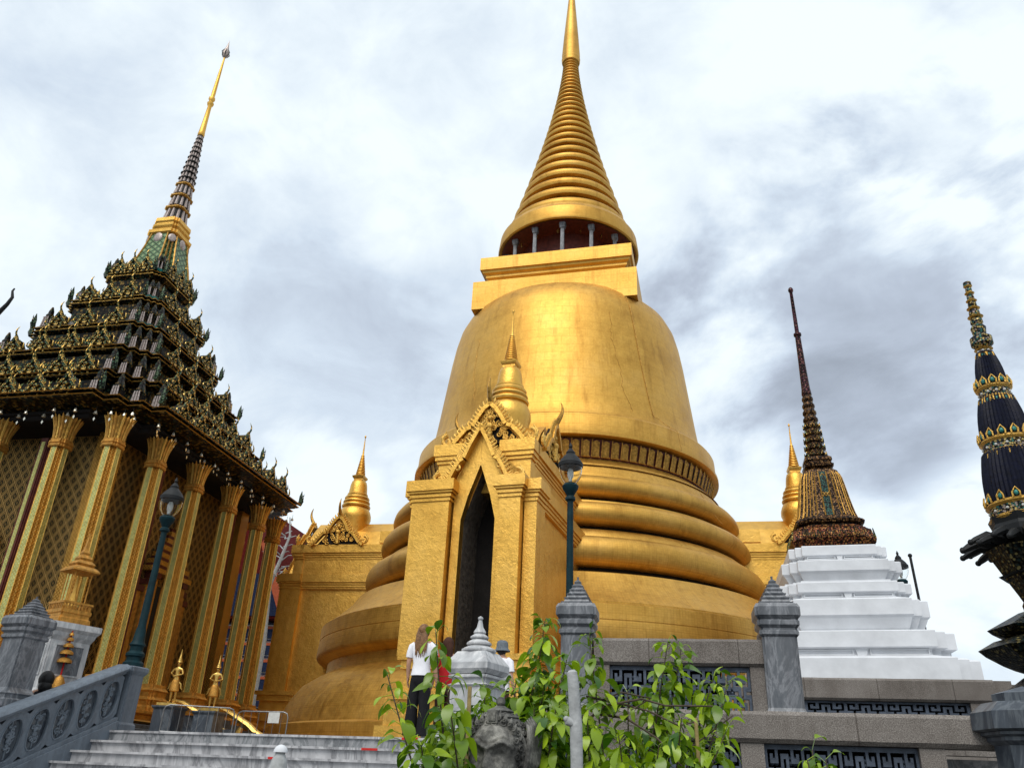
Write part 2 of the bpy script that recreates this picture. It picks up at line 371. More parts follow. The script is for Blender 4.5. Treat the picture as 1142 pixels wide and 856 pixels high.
def chofa(mb, base, h, m, d=(1,0), r=.05):
    """slender curved roof horn that leans out towards d and curls back up"""
    pts = []; rad = []
    for i in range(9):
        t = i/8; k = (sin(t*pi*.9)*.22 + t*t*.10)*h
        pts.append((base[0]+d[0]*k, base[1]+d[1]*k, base[2]+t*h)); rad.append(r*(1-t)**.75+.006)
    pts = [pts[0]] + pts[1:]
    mb.tube(pts, rad, m, 6)

# ------------------------------------------------------------------ ground, platform, stairs
g = MB(); g.box(-400, 400, -200, 600, GZ-.3, GZ, 'paving'); structure('ground', g)
PSI = R(13)                                     # the platform and its buildings are turned 13 degrees
def loc2w(o, psi, x, y):                         # local x right, local y away
    e1 = (cos(psi), -sin(psi)); e2 = (sin(psi), cos(psi))
    return (o[0]+x*e1[0]+y*e2[0], o[1]+x*e1[1]+y*e2[1])
# raised platform: polygon footprint
SPSI = R(20)                                    # stairs
ST_R = (-.02, 12.50); ST_L = (-6.85, 14.98)
plat = [(-40,27), (-7.9,15.36), ST_L, ST_R, (.07,11.45), (.78,9.95), (3.7,9.35), (4.2,12.95), (7.1,12.22), (9.5,12.2), (40,4), (46,60), (-40,70)]
p = MB(); n = len(plat)
p.add([(x, y, GZ) for x, y in plat] + [(x, y, PZ) for x, y in plat], [tuple(range(n, 2*n))] + [(i, (i+1) % n, (i+1) % n+n, i+n) for i in range(n)], 'palemarble')
structure('platform_terrace', p)

st = thing('marble_staircase', 'wide pale marble staircase climbing to the golden stupa', 'staircase', (ST_R[0], ST_R[1], GZ), -SPSI)
L = hypot(ST_L[0]-ST_R[0], ST_L[1]-ST_R[1]); NR = 13; ris = (PZ-GZ)/NR; tr = .36
for k in range(NR):
    z1 = ris*(NR-k); y1 = -tr*k
    b = MB(); x0 = -L-.62; x1 = .75
    b.box(x0, x1, y1+.02, y1+tr*.98+.05, z1-ris, z1-.035, 'stepmarble')
    b.box(x0-.02, x1, y1-.03, y1+tr+.04, z1-.035, z1-.002, 'stepmarble')
    b.build('step', st)
b = MB()
for (x, k) in ((-1.45, 0), (-3.2, 2), (-1.9, 1)):
    b.box(x, x+.26, -tr*k-.034, -tr*k-.030, ris*(NR-k)-.034, ris*(NR-k)-.003, 'redtape')
b.build('warning_tape', st)

# ------------------------------------------------------------------ pillars and balustrades
def pillar_mesh(mb, w, h, m, base=True):
    """square marble newel: moulded base, shaft, moulded cap and stepped pyramid; w = cap half width"""
    a = w
    if base: pr = [(a*.96,0),(a*.96,h*.06),(a*.88,h*.075),(a*.88,h*.10),(a*.92,h*.115),(a*.80,h*.15),(a*.76,h*.165)]
    else: pr = [(a*.76,0)]
    pr += [(a*.76,h*.60),(a*.86,h*.615),(a*.86,h*.635),(a*.80,h*.645),(a*.80,h*.655),(a*.92,h*.675),(a*.92,h*.70),(a*.86,h*.71),(a,h*.735),(a,h*.79),(a*.90,h*.815)]
    mb.square(pr, m, .13, 1)
def pyramid(mb, w, h, m):
    pr = [(w*.74, 0)]; n = 6
    for i in range(n):
        t0 = i/n; t1 = (i+1)/n
        pr += [(w*.72*(1-t0)+.012, h*(t0+.42/n)), (w*.60*(1-t0)+.008, h*(t0+.55/n)), (w*.66*(1-t1)+.010, h*t1-.001)]
    pr += [(.012, h*1.10)]
    mb.square(pr, m)
def newel(label, loc, rz, w, h, m, group=None, base=True):
    t = thing('balustrade_pillar', label, 'pillar', loc, rz, group)
    a = MB(); pillar_mesh(a, w, h, m, base); a.build('shaft', t)
    a = MB(); pyramid(a, w, h*.185, m); a.build('pyramid_cap', t, (0, 0, h*.815)); return t
FRET = ["111111111111111",
        "100010000010001",
        "101010111010101",
        "101110101011101",
        "100000101000001",
        "111011101110111",
        "001010000010100",
        "111010111010111",
        "100010101010001",
        "101110101011101",
        "101000101000101",
        "101011101110101",
        "100010000010001",
        "111111111111111"]
def fret_mb(w, h, th, m, reps):
    mb = MB(); nx = 14*reps+1; ny = len(FRET); cx_ = w/nx; cz = h/ny
    for j, row in enumerate(FRET):
        full = row[:-1]*reps + row[-1]
        i = 0
        while i < nx:
            if full[i] == '1':
                k = i
                while k < nx and full[k] == '1': k += 1
                mb.box(max(0, i*cx_-cx_*.05), min(w, k*cx_+cx_*.05), -th/2+.001*(j % 2), th/2-.001*(j % 2), max(0, h-(j+1)*cz-cz*.05), min(h, h-j*cz+cz*.05), m); i = k
            else: i += 1
    # little rosettes between the frets
    for r in range(reps):
        for (px, py) in ((.5, .43), (.25, .62), (.75, .62), (.25, .25), (.75, .25)):
            c = ((r+px)*14*cx_, h*(1-py))
            for k in range(4):
                a = pi/2*k+pi/4
                mb.sphere((c[0]+cos(a)*cz*.7, 0, c[1]+sin(a)*cz*.7), cz*.62, m, 8, (1, th*.42/(cz*.62), 1))
    return mb
def balustrade(label, o, psi, x0, x1, z0, ztop, ct, dep, posts, reps, z_panel=None, name='granite_balustrade', group=None, name_gap=False):
    """granite rail over fretwork panels between granite posts; local x along the rail"""
    t = thing(name, label, 'balustrade', (o[0], o[1], z0), -psi, group)
    H = ztop-z0; r = MB(); c = .03
    r.square  # profile rail, chamfered along its top and bottom edges
    prof = [(-dep/2, H-ct+c), (-dep/2, H-c), (-dep/2+c, H), (dep/2-c, H), (dep/2, H-c), (dep/2, H-ct+c), (dep/2-c, H-ct), (-dep/2+c, H-ct)]
    xs = [x0+(x1-x0)*i/24 for i in range(25)]
    r.loft([[(x, y+random.uniform(-.002,.002), z+random.uniform(-.002,.002)) for y, z in prof] for x in xs], 'granite')
    r.build('rail', t)
    zp = (z_panel or .12)
    r = MB(); r.box(x0+.01, x1-.01, -dep*.46, dep*.46, .0, zp, 'granite'); r.build('plinth', t)
    for x in posts:
        r = MB(); r.box(x-.09, x+.09, -dep*.36, dep*.36, zp+.002, H-ct-.002, 'granite'); r.build('post', t)
    for a, b in zip(posts[:-1], posts[1:]):
        w = b-a-.18-.006
        r = MB(); r.box(a+.094, b-.094-(.30 if name_gap and b == posts[-1] else 0), .075, .10, zp+.006, H-ct-.006, 'dark'); r.build('shade_backing', t)  # added dark sheet, gives the fretwork holes their shade
        q = fret_mb(w, H-ct-zp-.01, .10, 'lattice', reps).build('fretwork_panel', t); q.location = (a+.093, 0, zp+.005)
    return t
# balustrade on the platform between the two marble pillars
oB = (1.977, 9.547); pB = R(11.7)
balustrade('grey-beige granite balustrade between the two grey marble pillars right of the plant', oB, pB, -.90, .97, PZ+.02, 1.56, .29, .26, (-.82, .90), 4, .10, name_gap=True)
newel('grey marble pillar with stepped cap in front of the green lamp post', (.90, 9.77, PZ), -pB, .235, 1.68, M['greymarble'], 'marble pillars of the platform balustrade')
newel('grey marble pillar with stepped cap beside the white stupa base', (3.10, 9.31, PZ), -pB, .245, 1.68, M['greymarble'], 'marble pillars of the platform balustrade')
# nearer, lower balustrade
oA = (2.16, 7.08); pA = R(14)
balustrade('nearest long granite balustrade across the lower right, ending at the dark stone pillar', oA, pA, -2.3, 1.72, -1.15, .615, .235, .30, (-2.2, -1.2, -.1, 1.22), 4, 1.05)
w = MB(); w.T = Matrix.Translation((oA[0], oA[1], GZ)) @ Matrix.Rotation(-pA, 4, 'Z'); w.box(-2.4, 1.9, -.25, .25, 0, .45, 'granite')
tag(w.build('retaining_wall'), 'low granite wall carrying the nearest balustrade', 'wall')
# far balustrade in front of the white stupa
oC = (5.64, 12.06); pC = R(13.5)
tC = balustrade('far brownish granite balustrade in front of the white stupa base', oC, pC, -2.55, 1.22, PZ+.02, 1.56, .30, .30, (-1.9, .98), 5, .30)
r = MB(); r.box(1.222, 1.52, .10, .42, .69, .985, 'granite'); r.box(1.45, 1.80, .34, .66, .67, .965, 'granite'); r.box(1.26,1.50,.12,.40,0,.688,'granite'); r.box(1.49,1.76,.36,.64,0,.668,'granite')
r.build('stepped_return', tC)
# dark octagonal newel, lower right
t = thing('stone_pillar', 'dark octagonal stone pillar at the lower right corner', 'pillar', (3.95, 6.40, GZ))
a = MB(); q = lambda z: z-GZ
a.lathe([(.34,0),(.34,.3),(.27,.4),(.27,q(.40)),(.31,q(.43)),(.31,q(.455)),(.345,q(.47)),(.345,q(.49))], 'darkmarble', 8, smooth=False, ph=pi/8); a.build('shaft', t)
a = MB(); a.lathe([(.36,q(.492)),(.395,q(.505)),(.39,q(.625)),(.30,q(.695)),(.22,q(.70)),(.22,q(.76)),(.0001,q(.82))], 'darkmarble', 8, smooth=False, ph=pi/8); a.build('cap', t)

# ------------------------------------------------------------------ stair balustrades
def oval(cx0, cz0, rx, rz, n=20):
    return [(cx0+rx*(abs(cos(2*pi*i/n))**.8)*(1 if cos(2*pi*i/n) >= 0 else -1), cz0+rz*(abs(sin(2*pi*i/n))**.8)*(1 if sin(2*pi*i/n) >= 0 else -1)) for i in range(n)]
def stair_balustrade(name, label, o, ln, slope, nb, m, bays=True):
    """o = upper end, local x runs up the stair; height above the strings .95; built from x = -ln to 0"""
    t = thing(name, label, 'balustrade', o, pi/2-SPSI)
    ext = lambda x: slope*x
    # string (base), rising with the stair
    s = MB(); s.T = Matrix(((1,0,0,0),(0,1,0,0),(slope,0,1,0),(0,0,0,1)))
    s.box(-ln, 0, -.20, .20, -1.6, -.90, m); s.box(-ln, 0, -.165, .165, -.899, -.84, m); s.build('string', t)
    s = MB(); s.T = Matrix(((1,0,0,0),(0,1,0,0),(slope,0,1,0),(0,0,0,1)))
    pr = [(-.12,-.14),(-.12,-.10),(-.17,-.09),(-.19,-.05),(-.17,-.01),(-.10,.02),(.10,.02),(.17,-.01),(.19,-.05),(.17,-.09),(.12,-.10),(.12,-.14)]
    s.loft([[(x, y, z) for y, z in pr] for x in (-ln, 0)], m, True); s.build('handrail', t)
    bw = ln/nb
    s = MB(); s.T = Matrix(((1,0,0,0),(0,1,0,0),(slope,0,1,0),(0,0,0,1)))
    s.box(-ln, 0, -.055, .055, -.838, -.142, 'darkmarble')  # core darker than the faces, paints shade into the oval recesses
    for k in range(nb):
        xa = -ln+k*bw; xb = xa+bw; ov = oval((xa+xb)/2, -.49, bw*.38, .29)
        n = len(ov)
        for sgn in (-1, 1):
            # face with an oval hole: fan between oval and rectangle boundary
            rect = []
            for x, z in ov:
                ang = atan2((z+.49)/.35, (x-(xa+xb)/2)/(bw/2)); c_, s_ = cos(ang), sin(ang); k2 = 1/max(abs(c_), abs(s_))
                rect.append(((xa+xb)/2+c_*k2*bw/2, -.49+s_*k2*.347))
            y = sgn*.105
            vs = [(x, y, z) for x, z in ov]+[(x, y, z) for x, z in rect]+[(x, sgn*.055, z) for x, z in ov]
            s.add(vs, [(i, (i+1) % n, n+(i+1) % n, n+i) for i in range(n)]+[(i, (i+1) % n, 2*n+(i+1) % n, 2*n+i) for i in range(n)], m)
            s.tube([(x, sgn*.108, z) for x, z in ov+[ov[0], ov[1]]], .011, m, 5)
    s.build('panel_wall', t, fix=True)
    rr = random.Random(5)
    for k in range(nb):
        xc = -ln+(k+.5)*bw
        for sgn in (-1, 1):
            s = MB(); s.T = Matrix(((1,0,0,0),(0,1,0,0),(slope,0,1,0),(0,0,0,1)))
            for q in range(16):
                a0 = rr.uniform(0, 6.28); rad0 = rr.uniform(.022, .045); cc = (xc+rr.uniform(-.6,.6)*bw*.26, -.49+rr.uniform(-.21,.21))
                pts = [(cc[0]+rad0*(1-.09*i)*cos(a0+i*.75), sgn*.070, cc[1]+rad0*(1-.09*i)*sin(a0+i*.75)) for i in range(9)]
                s.tube(pts, [.016-.001*i for i in range(9)], m, 5)
            s.sphere((xc, sgn*.072, -.49), .04, m, 8, (1,.5,1))
            s.tube([(xc, sgn*.062, -.49+.26*i/4) for i in range(-4, 5)], .012, m, 5); s.build('scroll_carving', t)
    return t
slope = .425
stair_balustrade('stair_balustrade', 'blue-grey carved stone stair balustrade with oval panels at the lower left', (-6.62, 15.04, 1.62), 2.60, slope, 6, M['bluemarble'])
t = thing('newel_post', 'blue-grey stone newel at the top of the carved left stair balustrade', 'pillar', (-6.53, 15.23, PZ), -SPSI)
a = MB(); a.square([(.20,0),(.20,.10),(.165,.14),(.165,.90),(.19,.93),(.215,.97),(.215,1.03),(.19,1.05)], 'bluemarble', .12, 1); a.build('post', t)
newel('large grey marble pillar with stepped cap at the foot of the carved left balustrade', (-7.66, 13.62, .78), -SPSI, .30, 1.66, M['greymarble'])
w = MB(); w.T = Matrix.Translation((-7.49, 12.64, GZ)) @ Matrix.Rotation(-SPSI, 4, 'Z'); w.box(-1.6, .13, -.6, -.03, 0, 2.16, 'white'); w.box(-1.0, -.215, .2, 1.5, 0, .77-GZ, 'greymarble')
tag(w.build('white_wall'), 'white rendered wall block under the large left marble pillar', 'wall')
# right hand stair balustrade, mostly hidden by the plant
t = thing('stair_balustrade', 'pale sloping stone stair rail beside the leafy plant, below the white cap', 'balustrade', (.02, 11.25, 1.36), pi/2-SPSI)
S2 = Matrix(((1,0,0,0),(0,1,0,0),(.5,0,1,0),(0,0,0,1)))
s = MB(); s.T = S2; s.loft([[(x, y, z) for y, z in [(-.12,-.14),(-.12,-.10),(-.17,-.09),(-.19,-.05),(-.17,-.01),(-.10,.02),(.10,.02),(.17,-.01),(.19,-.05),(.17,-.09),(.12,-.10),(.12,-.14)]] for x in (-4.1, -.1)], 'palemarble', True); s.build('handrail', t)
s = MB(); s.T = S2; s.box(-4.1, -.1, -.10, .10, -.95, -.142, 'palemarble'); s.box(-4.1, -.1, -.2, .2, -2.1, -.952, 'palemarble'); s.build('panel_wall', t)
t = thing('newel_post', 'pale square newel with a tall ringed white stone cap behind the plant', 'pillar', (-.265, 10.38, GZ), -R(28))
q = lambda z: z-GZ
a = MB(); a.square([(.24,0),(.24,q(.6)),(.24,q(1.02)),(.27,q(1.05)),(.23,q(1.07)),(.23,q(1.12)),(.265,q(1.135)),(.265,q(1.16)),(.23,q(1.175))], 'whitemarble', .08, 1); a.build('post', t)
a = MB(); a.square([(.25,q(1.177)),(.285,q(1.23)),(.285,q(1.30)),(.278,q(1.315)),(.19,q(1.44))], 'whitemarble'); a.build('cap_slab', t)
a = MB(); a.lathe([(.20,q(1.44)),(.215,q(1.455)),(.215,q(1.475)),(.17,q(1.50)),(.125,q(1.52)),(.155,q(1.535)),(.155,q(1.555)),(.12,q(1.58)),(.085,q(1.60)),(.115,q(1.615)),(.115,q(1.63)),(.085,q(1.65)),(.065,q(1.665)),(.078,q(1.68)),(.072,q(1.70)),(.04,q(1.75)),(.028,q(1.81)),(.022,q(1.83)),(.034,q(1.85)),(.030,q(1.87)),(.002,q(1.885))], 'whitemarble', 24); a.build('ringed_finial', t)

# ------------------------------------------------------------------ great golden stupa
SC = (1.97, 26.93); SP = R(14.5)
stu = thing('golden_stupa', 'huge bell-shaped golden stupa with ringed spire and four porches', 'stupa', (SC[0], SC[1], 0), -SP)
stu.rotation_euler = (0, R(.22), -SP)
def part(mb, name, par=stu): return mb.build(name, par)
SG = 128
a = MB(); a.lathe([(8.75,.50),(8.75,1.15),(8.45,1.22),(8.35,1.6),(8.20,1.9),(7.95,2.25),(7.55,2.52),(7.30,2.66),(7.28,2.98)], 'gold_smooth', SG, cap=(False, False))
a.lathe([(7.20,2.93),(7.50,3.04),(7.60,3.10),(7.64,3.17),(7.61,3.56),(7.595,3.565),(7.595,3.585),(7.61,3.59),(7.60,3.95),(7.50,3.98),(7.50,4.02),(7.25,4.22),(6.85,4.60),(6.65,4.90),(6.30,5.00),(6.1,5.02)], 'gold_smooth', SG, cap=(False, False)); part(a, 'base_drum')
def torus(r, z0, z1, ledge_r, ledge_z):
    a = MB(); a.lathe([(r-.50, z0-.16), (r-.46, z0-.16), (r-.46, z0+.03), (r-.50, z0+.03)], 'dark', SG, cap=(False, False)); pts = [(r-.44, z0+.01)]  # dark strip paints the shade in the gap under each ring
    for i in range(9):
        t = -pi/2+pi*i/8; pts.append((r-.36+.36*cos(t), (z0+z1)/2+(z1-z0)/2*sin(t)))
    pts += [(r-.38, z1+.005), (r-.40, z1+.08), (ledge_r, ledge_z), (ledge_r-.5, ledge_z+.003)]
    a.lathe(pts, 'gold_smooth', SG, cap=(False, False)); part(a, 'moulding_ring')
torus(6.46, 5.15, 5.98, 5.86, 6.24); torus(6.08, 6.36, 7.03, 5.52, 7.15); torus(5.78, 7.26, 7.90, 5.15, 8.40)
a = MB(); a.lathe([(5.25,8.30),(5.05,8.42),(4.88,8.62),(4.84,8.66)], 'gold_smooth', SG, cap=(False, False)); a.lathe([(4.84,8.66),(4.97,9.22)], 'redbrown', SG, cap=(False, False)); part(a, 'lotus_band')
a = MB()
for i in range(104):   # upright petals round the band
    th = 2*pi*i/104; a.T = Matrix.Rotation(th, 4, 'Z')
    w_ = .125
    a.add([(4.90,-w_*.80,8.70),(4.90,w_*.80,8.70),(5.02,w_*.80,9.12),(5.045,0,9.17),(5.02,-w_*.80,9.12),(4.945,0,8.80),(5.01,0,9.08)], [(0,1,5),(1,2,6,5),(2,3,6),(3,4,6),(4,0,5,6)], 'gold_old')
    a.tube([(4.93,-w_,8.68),(5.07,-w_,9.18)], .020, 'gold_old', 4); a.tube([(4.92,-w_,8.69),(4.92,w_,8.69)], .020, 'gold_old', 4)
a.T = Matrix.Identity(4); part(a, 'lotus_petals')
a = MB(); a.lathe([(4.9,9.24),(5.20,9.245),(5.24,9.27),(5.24,9.36),(5.17,9.40),(5.14,9.95),(5.09,10.02),(4.84,10.10)], 'gold_smooth', SG, cap=(False, False)); part(a, 'bell_rim')
a = MB(); bellp = [(4.86,10.08),(4.74,10.3),(4.66,10.7),(4.59,11.2),(4.49,12.0),(4.39,12.8),(4.29,13.6),(4.18,14.3),(4.05,14.85),(3.84,15.30),(3.52,15.64),(3.1,15.86),(2.5,16.0),(1.5,16.08)]
a.lathe(bellp, 'gold_smooth', SG, cap=(False, False)); part(a, 'bell')
def bell_r(z):
    for (r0, z0), (r1, z1) in zip(bellp, bellp[1:]):
        if z0 <= z <= z1: return r0+(r1-r0)*(z-z0)/(z1-z0)
# lightning conductor and hairline cracks on the bell
a = MB(); th0 = -pi/2+R(41)
a.tube([((bell_r(z)+.012)*cos(th0+.10*((16-z)/6)**2), (bell_r(z)+.012)*sin(th0+.10*((16-z)/6)**2), z) for z in [15.9-.3*i for i in range(19)]]+[(4.98*cos(th0+.14), 4.98*sin(th0+.14), 10.15),(5.27*cos(th0+.17),5.27*sin(th0+.17),9.9),(5.27*cos(th0+.2),5.27*sin(th0+.2),9.3)], .011, 'gold_old', 5); part(a, 'conductor_wire')
rr = random.Random(3)
for th1, za, zb, wob in ((-pi/2+R(30), 14.2, 10.4, .012), (-pi/2-R(34), 13.6, 11, .008), (-pi/2+R(60), 8.1, 7.0, .012)):
    pts = []; th = th1; z = za
    while z > zb:
        rb = (bell_r(z) if z > 10 else 5.2+(8.4-z)*.55)+.001; pts.append((rb*cos(th), rb*sin(th), z)); th += rr.uniform(-wob, wob*1.35); z -= .11
    a = MB(); a.tube(pts, .007, 'gold_old', 4); part(a, 'surface_crack')
a = MB(); a.square([(2.96,15.20),(2.96,16.36),(2.76,16.38),(2.66,16.46),(2.52,16.50),(2.52,16.68),(2.60,16.74),(2.60,16.84),(2.70,16.90),(2.72,16.98),(2.79,17.0),(2.79,17.52)], 'gold_smooth'); part(a, 'square_throne')
a = MB(); a.lathe([(1.85,17.522),(1.85,18.98)], 'redbrown', 64); a.lathe([(1.851,18.982),(2.68,18.992)], 'redbrown', 64, cap=(False, False)); dr = part(a, 'inner_drum')
a = MB(); a.lathe([(1.84,19.02),(2.69,19.02),(2.74,19.0),(2.80,19.03),(2.82,19.10),(2.76,19.62),(2.70,19.66),(2.60,19.88),(2.2,19.92)], 'gold_smooth', SG); part(a, 'canopy_ring')
cs = MB(); cs.square([(.10,0),(.10,.12),(.07,.16),(.062,1.2),(.10,1.26),(.10,1.30),(.12,1.36),(.12,1.465)], 'greymarble', .2, 1); csrc = cs.build('colonnade_post', stu)
csrc.location = (2.45*cos(-pi/2-R(72)), 2.45*sin(-pi/2-R(72)), 17.522)
for i in range(1, 14):
    th = -pi/2-R(72)+2*pi*i/14; place(csrc, stu, (2.45*cos(th), 2.45*sin(th), 17.522), 0)
pend = MB(); pend.add([(0,0,.12),(.06,0,0),(-.06,0,0),(0,.03,0),(0,-.03,0),(0,0,-.12)], [(0,1,3),(0,3,2),(0,2,4),(0,4,1),(5,3,1),(5,2,3),(5,4,2),(5,1,4)], 'gold_fig')
pend.tube([(0,0,.11),(0,0,.26)], .008, 'gold_fig', 4); psrc = pend.build('diamond_pendant', stu)
psrc.location = (2.2*cos(-pi/2), 2.2*sin(-pi/2), 18.86)
for i in range(1, 16):
    th = -pi/2+2*pi*i/16; place(psrc, stu, (2.2*cos(th), 2.2*sin(th), 18.86), th)
# ringed spire
a = MB(); zs = [19.88]; k = 28
dz = [.66*(.945**i) for i in range(k)]; sc_ = (30.0-19.88)/sum(dz); dz = [d*sc_ for d in dz]
rad_at = lambda z: .34+2.22*max(0, 1-(z-19.88)/10.12)**1.42
z = 19.88; pts = [(2.4, 19.885)]
for d in dz:
    r0 = rad_at(z); r1 = rad_at(z+d); w_ = d*.26
    rm = (r0+r1)/2; g_ = .55*d+.03
    pts += [(rm-g_, z+d*.02), (rm-.02, z+d*.10), (rm+.015, z+d*.26), (rm+.01, z+d*.42), (rm-.05, z+d*.56), (rm-g_*.8, z+d*.62), (r1-g_*.8, z+d*.98)]; z += d
a.lathe(pts, 'gold_smooth', 96, cap=(False, True)); part(a, 'ringed_spire')
a = MB(); a.lathe([(.30,29.98),(.40,30.02),(.42,30.10),(.40,30.16),(.43,30.24),(.41,30.34),(.42,30.5),(.34,31.8),(.24,33.2),(.14,34.6),(.07,35.6),(.03,36.3)], 'gold_smooth', 32); part(a, 'spire_needle')

# porches ----------------------------------------------------------
def swirl(mb, cx0, cz0, r, y, m, turns=1.6, sgn=1, th=.03):
    pts = []; n = 14
    for i in range(n+1):
        t = i/n; rr_ = r*(1-.8*t); a_ = sgn*(2*pi*turns*t)+pi/2
        pts.append((cx0+rr_*cos(a_), y, cz0+rr_*sin(a_)))
    mb.tube(pts, [th*(1-.45*i/n) for i in range(n+1)], m, 6)
def gable_parts(par, w, h, z0, y, T, detail=True, horn=.75, nm='gable'):
    """carved pediment in the xz plane at y (front towards -y), half width w; T places it in the porch"""
    g_ = MB(); g_.T = T
    g_.prism([(-w*.80, z0), (w*.80, z0), (w*.30, z0+h*.52), (0, z0+h*.88), (-w*.30, z0+h*.52)], y+.03, y+.16, 'dark')
    gp = g_.build(nm, par)
    g_ = MB(); g_.T = T; rr = random.Random(int(w*1000))
    # carved figure mass
    for i in range(62 if detail else 18):
        zz = rr.uniform(.04, .78); lim = w*.80*(1-zz/.92)
        x = rr.uniform(-lim, lim); swirl(g_, x, z0+zz*h, rr.uniform(.045, .095)*w, y-.01+rr.uniform(-.03,.02), 'gold_trim', 1.3, rr.choice((-1, 1)), .026*w)
    g_.sphere((0, y-.03, z0+h*.40), .11*w, 'gold_trim', 10); g_.sphere((0, y-.03, z0+h*.60), .07*w, 'gold_trim', 10)
    g_.tube([(0,y-.02,z0+.02),(0,y-.04,z0+h*.36)], .08*w, 'gold_trim', 8); g_.build('pediment_carving', gp)
    # ridge bargeboards, stepping in a double curve, with flame crockets
    g_ = MB(); g_.T = T
    for s_ in (-1, 1):
        path = [(0, h), (.18, h*.86), (.33, h*.66), (.42, h*.50), (.46, h*.44), (.60, h*.40), (.78, h*.22), (.92, h*.06), (1.04, h*.0)]
        outer = [(s_*x*w, z0+z) for x, z in path]
        for (xa, za), (xb, zb) in zip(outer, outer[1:]):
            d = Vector((xb-xa, 0, zb-za)); ln = d.length; nrm = Vector((-d.z, 0, d.x)).normalized()*(.095*w)
            if nrm.z > 0: nrm = -nrm
            A = Vector((xa, 0, za)); B = Vector((xb, 0, zb))
            q_ = [A, B, B+nrm, A+nrm]
            g_.prism([(v_.x, v_.z) for v_ in q_], y-.11, y+.03, 'gold_leaf')
            nn = max(1, int(ln/(.085*w)))
            for i in range(nn):
                c_ = A+d*((i+.5)/nn)
                tip = c_ - nrm.normalized()*(.13*w) + Vector((0,0,.05*w))
                g_.tube([(c_.x, y-.04, c_.z), tuple((c_+tip)/2+Vector((s_*.018*w,y-.04,0))), (tip.x-s_*.02*w, y-.04, tip.z)], [.042*w,.036*w,.006], 'gold_trim', 6)
        # curled naga end
        swirl(g_, s_*w*1.06, z0+.13*w, .15*w, y-.04, 'gold_trim', 1.0, -s_, .055*w)
        g_.tube([(s_*w*1.14, y-.04, z0+.05*w), (s_*w*1.2, y-.04, z0+.22*w), (s_*w*1.10, y-.04, z0+.40*w)], [.05*w,.045*w,.008], 'gold_trim', 6)
    g_.build('bargeboard', gp)
    g_ = MB(); g_.T = T; pts = []; H_ = horn
    for i in range(9):
        t_ = i/8; pts.append((0, y-.04-H_*.30*sin(t_*pi*.75)-.0*t_, z0+h-.02+H_*t_))
    g_.tube(pts, [.065*(1-t_/8)**.8+.008 for t_ in range(9)], 'gold_old', 6); g_.build('roof_horn', gp)
    return gp
def small_spire(par, z0, H_, name='porch_spire'):
    a = MB(); q = lambda z: z0+(z-8.2)*H_
    a.lathe([(.50,q(7.3)),(.54,q(8.2)),(.58,q(8.32)),(.575,q(8.46)),(.53,q(8.60)),(.48,q(8.70)),(.44,q(8.72)),(.50,q(8.75)),(.515,q(8.80)),(.49,q(8.85)),(.42,q(8.865)),(.47,q(8.90)),(.485,q(8.95)),(.46,q(9.00)),(.39,q(9.015)),(.44,q(9.05)),(.45,q(9.10)),(.42,q(9.15)),(.36,q(9.165)),(.375,q(9.20)),(.37,q(9.26)),(.335,q(9.29)),(.32,q(9.45)),(.30,q(9.62)),(.265,q(9.74)),(.18,q(9.80))], 'gold_leaf', 40)
    a.square([(.17,q(9.78)),(.17,q(9.84)),(.21,q(9.88)),(.225,q(9.95)),(.18,q(9.97)),(.15,q(10.0))], 'gold_leaf')
    o = a.build(name, par)
    a = MB(); pr = []; n_ = 13
    for i in range(n_):
        t0 = i/n_; rr_ = .185*(1-t0)+.055*t0; zz = 10.0+.82*t0; d_ = .82/n_
        pr += [(rr_*.74, q(zz)), (rr_, q(zz+d_*.22)), (rr_*.97, q(zz+d_*.52)), (rr_*.70, q(zz+d_*.66))]
    pr += [(.035,q(10.85)),(.03,q(10.95)),(.018,q(11.35)),(.012,q(11.5)),(.034,q(11.53)),(.034,q(11.57)),(.004,q(11.62))]
    a.lathe(pr, 'gold_leaf', 20); a.build('spire_rings', o); return o
